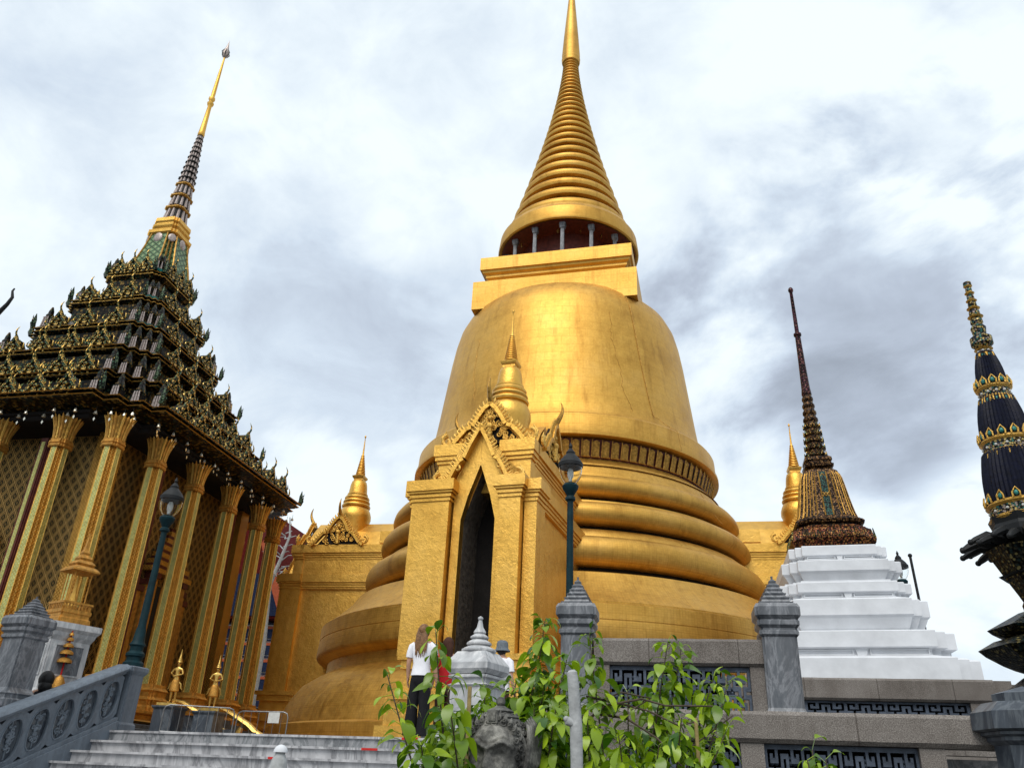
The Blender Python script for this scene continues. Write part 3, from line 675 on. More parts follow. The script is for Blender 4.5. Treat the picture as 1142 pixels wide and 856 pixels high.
def porch(loc, rz, full=True, S=1.0, horns=True, lx=1.30):
    """wall block is the part; its pilasters, cornices, gables and spire are sub-parts.  local -y = front"""
    b = MB(); hw = 1.22; F = -1.62; BK = 3.6
    dw = .40; top = 6.45   # door half width, apex
    zb = .55
    def arch(y):           # pointed opening outline, bottom left -> apex -> bottom right
        return [(-dw, y, zb), (-dw, y, 5.25), (-dw*.62, y, 5.75), (0, y, top), (dw*.62, y, 5.75), (dw, y, 5.25), (dw, y, zb)]
    if full:
        # front wall with the opening, built round it, then the passage
        oy = F+.10
        A_ = arch(oy); out = [(-hw, oy, zb), (-hw, oy, 5.25), (-hw, oy, 6.0), (0, oy, 7.2), (hw, oy, 6.0), (hw, oy, 5.25), (hw, oy, zb)]
        b.add(A_+out, [(i, i+1, 8+i, 7+i) for i in range(6)], 'gold_leaf')
        In = arch(F+1.0)
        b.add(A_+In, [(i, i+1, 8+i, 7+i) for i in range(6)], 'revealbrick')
        b.add(In, [tuple(range(7))], 'dark')  # near black end sheet stands in for the unlit inside
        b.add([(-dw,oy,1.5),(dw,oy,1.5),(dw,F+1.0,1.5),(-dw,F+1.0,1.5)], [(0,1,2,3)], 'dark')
        b.box(-dw+.0, dw-.0, oy+.01, oy+.8, zb, 1.5, 'gold_leaf')
    else:
        b.box(-hw, hw, F+.10, F+.3, zb, 6.0, 'gold_leaf')
    hs = hw
    b.box(-hs, -dw-.35, F+.11, BK, zb, 6.0, 'gold_leaf'); b.box(dw+.35, hs, F+.11, BK, zb, 6.0, 'gold_leaf')
    b.box(-dw-.34, dw+.34, F+1.05, BK, zb, 6.0, 'gold_leaf')
    b.box(-dw-.34, dw+.34, F+.35, F+1.04, 6.5, 7.0, 'gold_leaf')
    b.box(-1.10, 1.10, F+.45, BK, 5.99, 7.05, 'gold_leaf')
    pr = b.build('porch', stu); pr.location = loc; pr.rotation_euler = (0, 0, rz); pr.scale = (S, S, 1)
    # plinth
    a = MB()
    for s_ in (-1, 1):
        def pl(x0, x1, y0, y1, z0, z1): a.box(min(s_*x0, s_*x1), max(s_*x0, s_*x1), y0, y1, z0, z1, 'gold_leaf')
        for (e, z0, z1) in ((.42,.50,.95),(.30,.951,1.25),(.22,1.251,1.45),(.30,1.451,1.62),(.12,1.621,1.80),(.04,1.801,2.05),(.12,2.051,2.22),(.18,2.221,2.34)):
            pl(dw+.06, 1.30+e, F-.16-e, BK, z0, z1)
    a.build('plinth', pr)
    # pilasters with capitals
    def pilaster(x0, x1, y0, y1, ztop):
        a = MB(); a.box(x0, x1, y0, y1, 2.34, ztop-.48, 'gold_leaf'); pil = a.build('pilaster', pr)
        a = MB()
        for e, z0, z1 in ((.03,-.479,-.43),(.015,-.43,-.39),(.05,-.389,-.33),(.035,-.33,-.30),(.085,-.299,-.25),(.125,-.249,.0)):
            a.box(x0-e, x1+e, y0-e, y1-.004*e*100*.1, ztop+z0, ztop+z1, 'gold_leaf')
        a.build('capital', pr)
    pilaster(-lx, -.62, F-.30, F+.10, 6.08); pilaster(.56, 1.04, F-.30, F+.10, 6.08)
    pilaster(1.06, 1.34, F-.06, F+.60, 6.04)
    pilaster(-lx-.12, -lx-.002, F-.06, F+.60, 6.04)
    # side cornices, lower and upper
    a = MB()
    for s_ in (-1, 1):
        for e, z0, z1 in ((.03,5.56,5.62),(.06,5.621,5.70),(.09,5.701,5.77),(.13,5.771,6.03)):
            x0, x1 = hs+.001, hs+.05+e
            a.box(min(s_*x0, s_*x1), max(s_*x0, s_*x1), F+.602, BK, z0, z1, 'gold_leaf')
    a.build('lower_cornice', pr)
    a = MB()
    for e, z0, z1 in ((.02,6.60,6.67),(.05,6.671,6.74),(.08,6.741,6.81),(.13,6.811,7.08)):
        a.box(-1.10-e, 1.10+e, F+.45-e, BK, z0, z1, 'gold_leaf')
    for s_ in (-1, 1):
        x0, x1 = .50, 1.12
        a.box(min(s_*x0, s_*x1), max(s_*x0, s_*x1), F+.10, F+.449, 6.0, 6.62, 'gold_leaf')
        for e, z0, z1 in ((.04,6.621,6.70),(.08,6.701,6.80),(.11,6.801,7.083)):
            xa, xb = .50-e, 1.12+e
            a.box(min(s_*xa, s_*xb), max(s_*xa, s_*xb), F+.10-e, F+.44, z0, z1, 'gold_leaf')
    a.build('upper_cornice', pr)
    # roofs: cross gables and link to the stupa
    a = MB(); a.prism([(-.95, 7.08), (.95, 7.08), (.42, 7.75), (0, 8.15), (-.42, 7.75)], F+.35, BK-.4, 'gold_leaf')
    a.T = Matrix.Rotation(pi/2, 4, 'Z'); a.prism([(-.85, 7.08), (.85, 7.08), (.40, 7.70), (0, 8.05), (-.40, 7.70)], -1.0, 1.0, 'gold_leaf')
    a.T = Matrix.Identity(4)
    a.box(-.92, .92, 1.4, BK, 7.201, 7.62, 'gold_leaf'); a.build('cross_roof', pr)
    I = Matrix.Identity(4)
    gable_parts(pr, .98, 1.06, 7.09, F+.18, Matrix.Translation((.06,0,0)), True, .62 if horns else .12)
    # lower pointed canopy over the door
    g_ = MB(); rr = random.Random(9)
    for s_ in (-1, 1):
        path = [(0, 7.42), (.10, 7.25), (.26, 6.95), (.36, 6.72), (.40, 6.62), (.50, 6.56), (.62, 6.36), (.74, 6.10), (.86, 5.98)]
        for (xa, za), (xb, zb_) in zip(path, path[1:]):
            A = Vector((s_*xa, 0, za)); B = Vector((s_*xb, 0, zb_)); d = B-A; nrm = Vector((-d.z, 0, d.x)).normalized()*.085
            if nrm.z > 0: nrm = -nrm
            g_.prism([(v_.x, v_.z) for v_ in (A, B, B+nrm, A+nrm)], F-.30, F-.02, 'gold_leaf')
            for i in range(3):
                c_ = A+d*((i+.5)/3); tip = c_-nrm*1.3+Vector((0,0,.04))
                g_.tube([(c_.x, F-.26, c_.z), (tip.x, F-.26, tip.z)], [.04,.012], 'gold_trim', 6)
        swirl(g_, s_*.93, 6.12, .15, F-.24, 'gold_trim', 1.1, -s_, .05); swirl(g_, s_*.50, 6.36, .07, F-.26, 'gold_trim', 1.0, s_, .035)
        g_.tube([(s_*1.02, F-.24, 6.05), (s_*1.06, F-.24, 6.2), (s_*.98, F-.24, 6.36)], [.05,.045,.01], 'gold_trim', 6)
    g_.build('door_canopy', pr)
    # pointed door surround
    g_ = MB()
    for s_ in (-1, 1):
        po = [(dw+.001, 2.30), (dw+.001, 5.20), (dw*.66, 5.74), (.002, 6.48), (.002, 7.30), (.24, 6.88), (.37, 6.55), (.585, 6.10), (.585, 2.30)]
        g_.prism([(s_*x, z_) for x, z_ in po], F-.10, F+.098, 'gold_leaf')
    g_.build('door_surround', pr)
    for s_ in (-1, 1):
        gable_parts(pr, .92, 1.02, 7.09, -1.22, Matrix.Rotation(s_*pi/2, 4, 'Z'), True, .58)
    small_spire(pr, 8.2, 1.0)
    return pr
def to_loc(x, y):    # world -> stupa local
    dx, dy = x-SC[0], y-SC[1]; c_, s_ = cos(SP), sin(SP)
    return (dx*c_-dy*s_, dx*s_+dy*c_)
pf = to_loc(-.09, 18.85); porch((pf[0], pf[1], 0), R(-4.5), lx=1.52)
plc = to_loc(-5.50, 28.4); porch((plc[0], plc[1], 0), -pi/2+R(2.5))
prc = to_loc(9.60, 25.5); porch((prc[0], prc[1], 0), pi/2+R(2.5), horns=False)
# low step in front of the stupa
a = MB(); a.square([(9.1,.5),(9.1,.62),(8.95,.63),(8.95,.72)], 'gold_old', .30, 1); part(a, 'footing')

# ------------------------------------------------------------------ lamps
def lamp(label, loc, H_, lan=1.0):
    t = thing('street_lamp', label, 'lamp', loc, .3, 'green lamp posts with clear lanterns')
    a = MB(); s = lan
    a.lathe([(.17*s,0),(.17*s,.06),(.13*s,.10),(.13*s,.16),(.155*s,.18),(.155*s,.22),(.11*s,.27),(.11*s,.34),(.135*s,.37),(.10*s,.44),(.085*s,.62),(.068*s,.70),(.058*s,H_*.5),(.050*s,H_-1.0),(.048*s,H_-.92*s-.05)], 'green_paint', 16)
    a.build('post', t)
    a = MB(); z0 = H_-.92*s
    a.lathe([(.048*s,z0-.10),(.085*s,z0-.07),(.085*s,z0-.03),(.06*s,z0+.0),(.09*s,z0+.06*s),(.13*s,z0+.12*s),(.14*s,z0+.17*s),(.12*s,z0+.20*s),(.10*s,z0+.215*s)], 'green_paint', 20); hl = a.build('lantern_base', t)
    a = MB(); pr = [(.095,.22),(.14,.27),(.178,.34),(.198,.43),(.198,.53)]
    a.lathe([(r*s, z0+z_*s) for r, z_ in pr]+[((r-.008)*s, z0+z_*s) for r, z_ in pr[::-1]], 'glass', 24, cap=(False, False)); a.build('glass_globe', t)
    a = MB(); a.lathe([(.03*s,z0+.255*s),(.03*s,z0+.30*s),(.05*s,z0+.34*s),(.055*s,z0+.42*s),(.035*s,z0+.48*s)], 'signwhite', 12); a.build('bulb', t)
    a = MB(); a.lathe([(.19*s,z0+.50*s),(.212*s,z0+.51*s),(.215*s,z0+.57*s),(.19*s,z0+.60*s),(.17*s,z0+.64*s),(.13*s,z0+.69*s),(.075*s,z0+.75*s),(.08*s,z0+.78*s),(.05*s,z0+.82*s),(.022*s,z0+.86*s),(.035*s,z0+.89*s),(.003,z0+.97*s)], 'black', 20); a.build('lantern_cap', t)
    return t
lamp('green lamp post rising behind the marble pillar before the stupa porch', (1.06, 12.95, PZ), 5.3-PZ)
lamp('leaning-looking green lamp post on the newel before the mosaic columns', (-6.53, 15.23, PZ+1.052), 5.13-PZ-1.052, 1.05)
lamp('black lantern top just visible behind the right shoulder of the white stupa', (10.22, 20.6, PZ), 5.82-PZ)
t = MB(); t.tube([(10.62,20.5,PZ),(10.52,20.55,5.72)], .035, 'black', 8); t.sphere((10.52,20.55,5.74), .055, 'black'); tag(t.build('thin_pole'), 'thin black pole beside the far lantern, right of the white stupa', 'pole')

# ------------------------------------------------------------------ white stupa
WC = (7.68, 18.47)
ws = thing('white_stupa', 'small stupa with white stepped base and dark jewelled bell and spire', 'stupa', (WC[0], WC[1], 0), -PSI); ws.rotation_euler = (0, -R(.8), -PSI)
def wtier(prof, m='white'):
    a = MB(); a.square([(q_*1.05, z_-.07) for q_, z_ in prof], m, .125, 2); return a.build('base_tier', ws)
def wt(prof, m='white'):
    a = MB(); a.square(prof, m, .125, 2); return a.build('base_tier', ws)
wt([(2.5,.5),(2.5,.85),(2.35,.9),(2.35,1.75),(2.28,1.82)], 'granite')
def tier(zb, zw, zc, zt, a0, a1, ledge):
    """plain block, curved waist with sunken panels, flared cornice"""
    w = a1*.93; d = zc-zw
    tt = wt([(a0,zb),(a0,zw-.03),(a0*.985,zw-.012),(a0*.965,zw),(w+(a0-w)*.35,zw+d*.18),(w+.01,zw+d*.36),(w,zw+d*.5),(w,zw+d*.78),(w*1.01,zw+d*.9),(w+.03,zc-.02),(a1-.005,zc),(a1,zc+.006),(a1,zt-.02),(a1*.985,zt),(a1*.90,zt+.015)])
    b = MB()
    for r_ in range(4):
        b.T = Matrix.Rotation(pi/2*r_, 4, 'Z'); hw_ = w*.74; y = -w
        za, zb_ = zw+d*.34, zw+d*.86
        for s_ in (-1, 1):
            x0, x1 = sorted((s_*.09*w, s_*(hw_-.03)))
            for (u0, u1, v0, v1) in ((x0,x1,zb_-.02,zb_),(x0,x1,za,za+.02),(x0,x0+.02,za+.02,zb_-.02),(x1-.02,x1,za+.02,zb_-.02)):
                b.box(u0, u1, y-.040, y+.02, v0, v1, 'white')
        b.prism([(-.045*w,zw+d*.15),(.045*w,zw+d*.15),(.07*w,zc-.01),(-.07*w,zc-.01)], y-.05, y+.02, 'white')
    b.build('panel_moulding', tt)
def mid(z0, z1, z2, a0, a1):
    """ledge, inverted flare, block"""
    wt([(a0*1.02,z0),(a0*1.02,z0+.035),(a0*.93,z0+.05),(a0*.95,z0+.09),(a1-.05,z1-.05),(a1-.02,z1-.02),(a1,z1),(a1,z2-.02),(a1*.98,z2-.003)])
tier(1.80, 2.53, 2.75, 3.08, 2.18, 1.88, 0)
mid(3.10, 3.44, 3.78, 1.50, 1.563)
tier(3.782, 3.80, 3.96, 4.18, 1.50, 1.346, 0)
mid(4.20, 4.44, 4.68, 1.19, 1.244)
tier(4.682, 4.70, 4.83, 5.05, 1.17, 1.037, 0)
a = MB(); a.square([(.74,5.0),(.82,5.07),(.90,5.20),(.92,5.28),(.86,5.34),(.84,5.52),(.76,5.56),(.74,5.60)], 'redjewel', .10, 3)
for r_ in range(4):
    a.T = Matrix.Rotation(pi/2*r_, 4, 'Z')
    for i in range(9):
        x = -.62+i*.155
        a.tube([(x-.07,-.90,5.28),(x,-.87,5.52),(x+.07,-.90,5.28)], .011, 'gableglit', 4)
        a.tube([(x-.03,-.905,5.27),(x,-.895,5.40),(x+.03,-.905,5.27)], .009, 'gableglit', 4)
a.T = Matrix.Identity(4); a.build('lotus_collar', ws)
a = MB(); a.square([(.66,5.60),(.66,5.66),(.74,5.68),(.76,5.75),(.72,5.80),(.62,5.84)], 'belljewel', .10, 3); a.build('bell_foot', ws)
bell = [(.66,5.80),(.60,6.0),(.545,6.3),(.50,6.6),(.455,6.88),(.385,7.08),(.27,7.17)]
a = MB(); a.square(bell, 'belljewel', .12, 3); wb = a.build('bell', ws)
a = MB()
for r_ in range(4):
    a.T = Matrix.Rotation(pi/2*r_, 4, 'Z')
    def by(z_):
        for (r0, z0), (r1, z1) in zip(bell, bell[1:]):
            if z0 <= z_ <= z1: return -(r0+(r1-r0)*(z_-z0)/(z1-z0))
    zs_ = [5.86+.128*i for i in range(10)]
    a.add([(x, by(z_)-.006, z_) for z_ in zs_ for x in (-.075, .075)], [(2*i, 2*i+1, 2*i+3, 2*i+2) for i in range(9)], 'darkgreen')
    for x in (-.09, .09): a.tube([(x, by(z_)-.01, z_) for z_ in zs_], .015, 'gold_old', 4)
    for f_ in (.42,.55,.66,.78,.88):
        for s_ in (-1, 1):
            a.tube([(s_*f_*abs(by(z_)), by(z_)*(1 if f_ < .64 else (.88 if f_ < .76 else .76))-.012, z_) for z_ in zs_[::1]], .012, 'gold_old', 4)
    [a.tube([(x_*.07, by(zc_)-.02, zc_+.10*abs(x_)*q_) for x_ in (-1,-.5,0,.5,1)], .012, 'gold_trim', 4) for zc_, q_ in ((6.35,1),(6.45,-1),(6.95,-1))]
a.build('jewelled_strips', wb)
a = MB(); pr = [(.27,7.17),(.33,7.20),(.34,7.27),(.29,7.29),(.29,7.34),(.32,7.37),(.31,7.45),(.25,7.48)]
a.square(pr, 'belljewel', .12, 2); a.build('throne', ws)
a = MB(); n_ = 9; pr = []
for i in range(n_):
    t0 = i/n_; z_ = 7.48+1.74*t0; r_ = .255*(1-t0)+.125*t0; d_ = 1.74/n_
    pr += [(r_*.82,z_),(r_,z_+d_*.25),(r_*.98,z_+d_*.55),(r_*.80,z_+d_*.75),(r_*.78,z_+d_)]
a.lathe(pr, 'belljewel', 24)
for i in range(5):
    t0 = (i+.3)/n_; z_ = 7.48+1.74*t0; r_ = .255*(1-t0)+.125*t0
    for k in range(12):
        th = 2*pi*k/12; a.tube([((r_+.01)*cos(th-.2),(r_+.01)*sin(th-.2),z_-.03),((r_+.012)*cos(th),(r_+.012)*sin(th),z_+.09),((r_+.01)*cos(th+.2),(r_+.01)*sin(th+.2),z_-.03)], .010, 'gableglit', 4)
a.build('ringed_spire', ws)
a = MB(); a.lathe([(.11,9.2),(.125,9.24),(.12,9.3),(.108,9.4),(.085,10.2),(.07,10.95)], 'purplejewel', 16); a.build('spire_shaft', ws)
a = MB(); a.lathe([(.07,10.95),(.10,10.98),(.10,11.04),(.055,11.08),(.05,11.6),(.042,12.34),(.065,12.38),(.07,12.43),(.05,12.48),(.004,12.52)], 'purplejewel', 12); a.build('finial', ws)

# ------------------------------------------------------------------ porcelain pagoda at the right edge
TC = (5.58, 8.30)
tw = thing('porcelain_pagoda', 'dark blue porcelain pagoda with gold bands at the right edge', 'pagoda', (TC[0], TC[1], 0), 0)
def ribbed(z0, r0, z1, r1, nrib=44):
    a = MB(); rings = []
    for i in range(7):
        t_ = i/6; r_ = r0+(r1-r0)*t_+.02*sin(pi*t_)
        rings.append([((r_+(.008 if j % 2 else -.006))*cos(pi*j/nrib), (r_+(.008 if j % 2 else -.006))*sin(pi*j/nrib), z0+(z1-z0)*t_) for j in range(2*nrib)])
    a.loft(rings, 'blueglaze', False); a.build('ribbed_drum', tw)
def crown_band(z0, r, h, np_=14, down=True, up=True):
    a = MB(); a.lathe([(r+.01,z0),(r+.03,z0+h*.12),(r+.012,z0+h*.25)], 'gold_trim', 48)
    a.lathe([(r+.004,z0+h*.25),(r+.006,z0+h*.72)], 'finialjewel', 48, cap=(False, False))
    a.lathe([(r+.008,z0+h*.72),(r+.035,z0+h*.84),(r+.008,z0+h)], 'gold_trim', 48)
    for k in range(np_):
        th = 2*pi*k/np_; c_, s_ = cos(th), sin(th)
        if up:
            q_ = r+.03; z_ = z0+h
            a.T = Matrix.Translation((q_*c_, q_*s_, z_)) @ Matrix.Rotation(th, 4, 'Z')
            a.tube([(0,-.033,-.01),(0.006,-.036,.035),(-.004,0,.095),(0.006,.036,.035),(0,.033,-.01)], .010, 'gold_trim', 5); a.sphere((0,0,.032), .026, 'teal', 8, (.5,.9,1.2))
        if down:
            a.T = Matrix.Translation(((r+.025)*c_, (r+.025)*s_, z0)) @ Matrix.Rotation(th, 4, 'Z')
            a.tube([(0,-.033,.01),(0.006,-.034,-.03),(0.0,0,-.08),(0.006,.034,-.03),(0,.033,.01)], .010, 'gold_trim', 5); a.sphere((0,0,-.025), .025, 'teal', 8, (.5,.9,1.2))
        a.T = Matrix.Translation(((r+.008)*cos(th+.1), (r+.008)*sin(th+.1), z0+h*.48)); a.sphere((0,0,0), .016, 'signwhite', 6)
    a.T = Matrix.Identity(4); a.build('gold_band', tw)
crown_band(2.74, .325, .20, 14, False); ribbed(2.94, .325, 3.52, .275); crown_band(3.48, .245, .20); ribbed(3.68, .245, 4.20, .175, 36); crown_band(4.16, .155, .18, 12); ribbed(4.34, .150, 4.80, .085, 26)
crown_band(4.76, .065, .10, 8, True, False)
a = MB(); a.lathe([(.06,4.85),(.12,4.91),(.12,5.00),(.07,5.04),(.08,5.11),(.085,5.14),(.06,5.18)], 'finialjewel', 20); a.build('neck_ring', tw)
a = MB(); pr = []; 
for i, (z_, r_) in enumerate(((5.18,.070),(5.30,.062),(5.42,.050),(5.53,.042),(5.63,.038))):
    pr += [(r_*.7,z_),(r_,z_+.03),(r_*.95,z_+.07),(r_*.65,z_+.10)]
pr += [(.048,5.74),(.045,5.79),(.015,5.80)]
a.lathe(pr, 'finialjewel', 14)
for z_, r_ in ((5.28,.07),(5.40,.06),(5.51,.05),(5.62,.045),(5.72,.04)): a.lathe([(r_*.9,z_),(r_*1.25,z_+.015),(r_*.9,z_+.03)], 'gold_trim', 14)
a.build('finial', tw)
a = MB(); a.lathe([(.33,2.45),(.36,2.56),(.37,2.60),(.37,2.66),(.35,2.70),(.375,2.779)], 'black', 8, smooth=False); a.build('drum_foot', tw)
br_ = MB()
for s_ in (0,):
    br_.tube([(.30,0,2.46),(.50,0,2.52),(.62,0,2.47),(.68,0,2.44)], [.06,.05,.038,.026], 'black', 6)
    br_.sphere((.685,0,2.44), .032, 'black', 8)
bsrc = br_.build('eave_bracket', tw)
for i in range(1, 26):
    place(bsrc, tw, (0, 0, (.0, .05)[i % 2]), 2*pi*i/26, (.96, .96, 1) if i % 2 else 1)
a = MB(); a.lathe([(.30,2.45),(.46,2.44),(.44,2.40),(.33,2.16),(.24,1.97),(.21,1.90),(.23,1.86),(.22,1.80)], 'towermosaic', 8, smooth=False, ph=pi/8)
a.lathe([(.365,2.172),(.385,2.165),(.365,2.15)], 'black', 8, smooth=False, ph=pi/8); a.build('inverted_cone', tw)
a = MB(); a.lathe([(.20,1.80),(.28,1.79),(.45,1.70),(.60,1.62),(.56,1.58),(.44,1.54),(.44,1.53)], 'towermosaic', 8, smooth=False, ph=pi/8); a.build('flared_tier', tw)
a = MB(); a.lathe([(.42,1.535),(.56,1.51),(.72,1.42),(.66,1.36),(.52,1.27),(.36,1.21),(.34,1.18)], 'towermosaic', 8, smooth=False, ph=pi/8)
a.build('flared_tier', tw)
a = MB(); a.lathe([(.33,1.18),(.38,1.15),(.52,1.05),(.47,.98),(.36,.92),(.36,.80),(.5,.7),(.62,.5),(.62,.1),(.7,0),(.7,GZ)], 'towermosaic', 8, smooth=False, ph=pi/8); a.build('pedestal', tw)

# ------------------------------------------------------------------ mosaic pavilion on the left
MC = (-12.45, 22.85); MP = R(12.3)
mo = thing('mosaic_pavilion', 'square gilded temple with mosaic columns, many-tiered dark roof and tall spire', 'temple', (MC[0], MC[1], 0), -MP)
a = MB(); a.square([(5.6,.5),(5.6,.65),(5.35,.68),(5.35,.78),(5.2,.80),(5.2,.88),(5.05,.90)], 'darkmarble', .05, 3)
a.square([(4.95,.902),(5.05,.96),(4.85,1.02),(4.85,1.10),(4.95,1.14),(4.95,1.20)], 'gold_orange', .05, 3); a.build('plinth', mo)
HW = 3.25
a = MB(); a.square([(HW,1.20),(HW,7.9)], 'lozenge'); wl = a.build('cella_wall', mo)
a = MB()
a.square([(HW+.12,1.20),(HW+.12,1.37),(HW+.06,1.42),(HW+.10,1.52),(HW+.02,1.62)], 'gold_orange')
for sx in (-1, 1):
    for sy in (-1, 1): a.box(sx*HW-.22, sx*HW+.22, sy*HW-.22, sy*HW+.22, 1.20, 7.9, 'goldmosaic')
a.build('corner_pilasters', wl)
# doorways on each face with stepped pilasters and a spired pediment
def doorway(rz):
    T = Matrix.Rotation(rz, 4, 'Z'); b = MB(); b.T = T; y = -HW
    b.box(-.55, .55, y-.06, y-.02, 1.21, 4.4, 'black'); b.box(-.02,.02,y-.075,y-.05,1.21,4.4,'gold_orange')
    for s_ in (-1, 1):
        for (x0, x1, dp, h_) in ((.55,.72,.30,4.5),(.74,.88,.22,4.3),(.92,1.12,.14,4.1)):
            b.box(min(s_*x0, s_*x1), max(s_*x0, s_*x1), y-dp, y+.0, 1.21, h_, 'gold_orange')
            b.box(min(s_*(x0-.03), s_*(x1+.03)), max(s_*(x0-.03), s_*(x1+.03)), y-dp-.05, y-.005, h_+.002, h_+.15, 'redbrown')
    dd = b.build('doorway', wl)
    b = MB(); b.T = T; w0 = .95
    for i in range(6):
        z_ = 4.67+i*.22; w_ = w0*(1-i/6.5); b.box(-w_, w_, y-.30+.03*i, y-.01, z_, z_+.12, 'goldmosaic'); b.box(-w_*.85, w_*.85, y-.26+.03*i, y-.01, z_+.121, z_+.219, 'redbrown')
    b.lathe([(.12,5.98),(.08,6.15),(.05,6.5),(.01,6.95)], 'gold_orange', 8, c=(0, y-.16)); b.build('door_crown', mo)
    return dd
for k in range(4): doorway(pi/2*k)
# column: redented shaft, moulded base, lotus capital
CH0, CH1 = 1.22, 7.48
def colmat(i, j):
    # 3-step corners: the middle face of each side gold, stepped corners pale and green mosaic
    jj = j % 6
    return 'goldmosaic' if jj == 5 else ('palemosaic' if jj in (0,1,2) else 'greenmosaic')
c0 = MB(); prf = [(.220,CH0+.62),(.205,CH0+2.5),(.180,CH1-.74)]
rings = [[(x, y, z_) for x, y in redent(a_, a_*.31, 2)] for a_, z_ in prf]
rings = [[r_[j] for j in range(len(r_))] for r_ in rings]
nn = len(rings[0])   # 20 points
def cm(i, j):
    q_ = j % 5
    return 'palemosaic' if q_ == 4 else 'goldmosaic'
c0.loft(rings, 'goldmosaic', False, (True, True), mats=cm)
for k in range(4):
    c0.T = Matrix.Rotation(pi/2*k, 4, 'Z')
    for s_ in (-1, 1):
        c0.tube([(s_*.220*.39,-.223,CH0+.62),(s_*.205*.39,-.208,CH0+2.5),(s_*.18*.39,-.183,CH1-.74)], .010, 'gold_trim', 4, False); c0.tube([(s_*.220,-.220*.39,CH0+.62),(s_*.18,-.18*.39,CH1-.74)], .012, 'gold_trim', 4, False)
c0.T = Matrix.Identity(4)
col0 = c0.build('column', mo)
c1 = MB(); c1.square([(.42,CH0-.02),(.42,CH0+.10),(.36,CH0+.15),(.38,CH0+.24),(.40,CH0+.27),(.33,CH0+.34),(.34,CH0+.44),(.37,CH0+.48),(.30,CH0+.55),(.29,CH0+.619)], 'gold_orange', .14, 2); c1.build('column_base', col0)
c2 = MB(); zc = CH1-.74; c2.T = Matrix.Translation((0,0,zc)) @ Matrix.Diagonal((.85,.85,.80,1)) @ Matrix.Translation((0,0,-zc))
c2.square([(.245,zc+.002),(.265,zc+.03),(.265,zc+.06),(.24,zc+.07),(.24,zc+.11),(.268,zc+.13),(.268,zc+.17),(.245,zc+.19),(.245,zc+.25)], 'gold_orange', .18, 2)
rr_ = [(.235,zc+.25),(.245,zc+.42),(.27,zc+.62),(.32,zc+.80),(.375,zc+.92)]
c2.lathe([(r_*.93, z_) for r_, z_ in rr_], 'gold_old', 24)
for k in range(20):
    th = 2*pi*k/20; c_, s_ = cos(th), sin(th); jt = .05 if k % 2 else 0
    c2.tube([(r_*c_, r_*s_, z_) for r_, z_ in rr_]+[((.43-jt*.5)*c_, (.43-jt*.5)*s_, zc+1.0-jt)], [.030,.034,.038,.040,.028,.006], ('gold_trim', 'gold_orange', 'gold_old')[k % 3], 5)
c2.build('lotus_capital', col0)
side = [-4.25,-2.72,-.92,.92,2.72,4.25]
cols_xy = []
for x in side:
    for y in (-4.25, 4.25): cols_xy.append((x, y))
for y in side[1:-1]:
    for x in (-4.25, 4.25): cols_xy.append((x, y))
first = True
for (x, y) in cols_xy:
    # the corner columns stand on the stepped corner, a little inside the square
    if abs(x) > 4 and abs(y) > 4: x *= .955; y *= .975
    if first: col0.location = (x, y, 0); first = False
    else: place(col0, mo, (x, y, 0))
# inner pillar pair by the side door (dark red and pale)
pin = MB(); pin.square([(.16,1.20),(.16,7.2)], 'redbrown', .2, 2); pin.box(-.05,.05,-.172,-.162,1.3,7.1,'palemosaic'); psrc = pin.build('inner_pillar', mo)
psrc.location = (3.75, 1.9, 0)
for (x, y) in ((3.75,-1.9),(1.9,-3.75),(-1.9,-3.75)): place(psrc, mo, (x, y, 0))
# gablet and corner turret sources
def gablet_mb():
    b = MB()
    b.prism([(-.30,0),(.30,0),(.13,.24),(0,.46),(-.13,.24)], -.02, .30, 'roofmosaic')
    for s_ in (-1, 1):
        b.prism([(0,.56),(s_*.10,.40),(s_*.18,.24),(s_*.24,.16),(s_*.36,.0),(s_*.28,.0),(s_*.17,.13),(s_*.10,.22),(0,.42)], -.07, .0, 'gableglit')
        b.tube([(s_*.33,-.05,.0),(s_*.42,-.07,.08),(s_*.41,-.07,.18),(s_*.36,-.06,.26)], [.035,.032,.022,.006], 'gableglit', 5)
        b.tube([(s_*.20,-.05,.16),(s_*.25,-.07,.22),(s_*.22,-.07,.34)], [.03,.025,.006], 'gableglit', 5)
        b.box(min(s_*.16,s_*.22), max(s_*.16,s_*.22), -.12, -.06, -.16, .06, 'gableglit')
    b.tube([(0,-.04,.50),(0,-.10,.60),(0,-.10,.72),(0,-.03,.86)], [.035,.03,.02,.005], 'gableglit', 5)
    b.sphere((0,-.05,.16), .07, 'gableglit', 8); b.box(-.07,.07,-.10,-.02,-.14,.10,'gableglit')
    return b
def turret_mb():
    b = MB()
    b.square([(.17,-.18),(.17,-.06),(.13,-.04)], 'teal', .15, 1)
    for x in (-.09, 0, .09): b.tube([(x,-.15,-.05),(x*.8,-.14,.34)], [.035,.02], 'silverpink', 5); b.tube([(.15,x,-.05),(.14,x*.8,.34)], [.035,.02], 'silverpink', 5)
    b.square([(.12,-.04),(.13,.30),(.15,.32),(.10,.36),(.10,.44),(.07,.50),(.06,.62),(.02,.78)], 'roofmosaic', .15, 1)
    return b
def crocket_mb():
    b = MB()
    b.tube([(0,0,0),(0,-.05,.15),(0,-.02,.32),(0,-.03,.52)], [.07,.085,.055,.008], 'crocketglass', 6)
    for k in range(3): b.tube([(0,0,.08+.1*k),(0,-.12,.14+.1*k),(0,-.12,.22+.1*k)], [.03,.022,.005], 'gableglit', 4)
    return b
tiers = [(4.95,7.80,.42),(3.72,9.02,.42),(2.88,10.25,.42),(2.18,11.45,.40),(1.62,12.72,.40),(1.06,14.05,.36)]
gsrc = tsrc = ksrc = None; rest = MB()
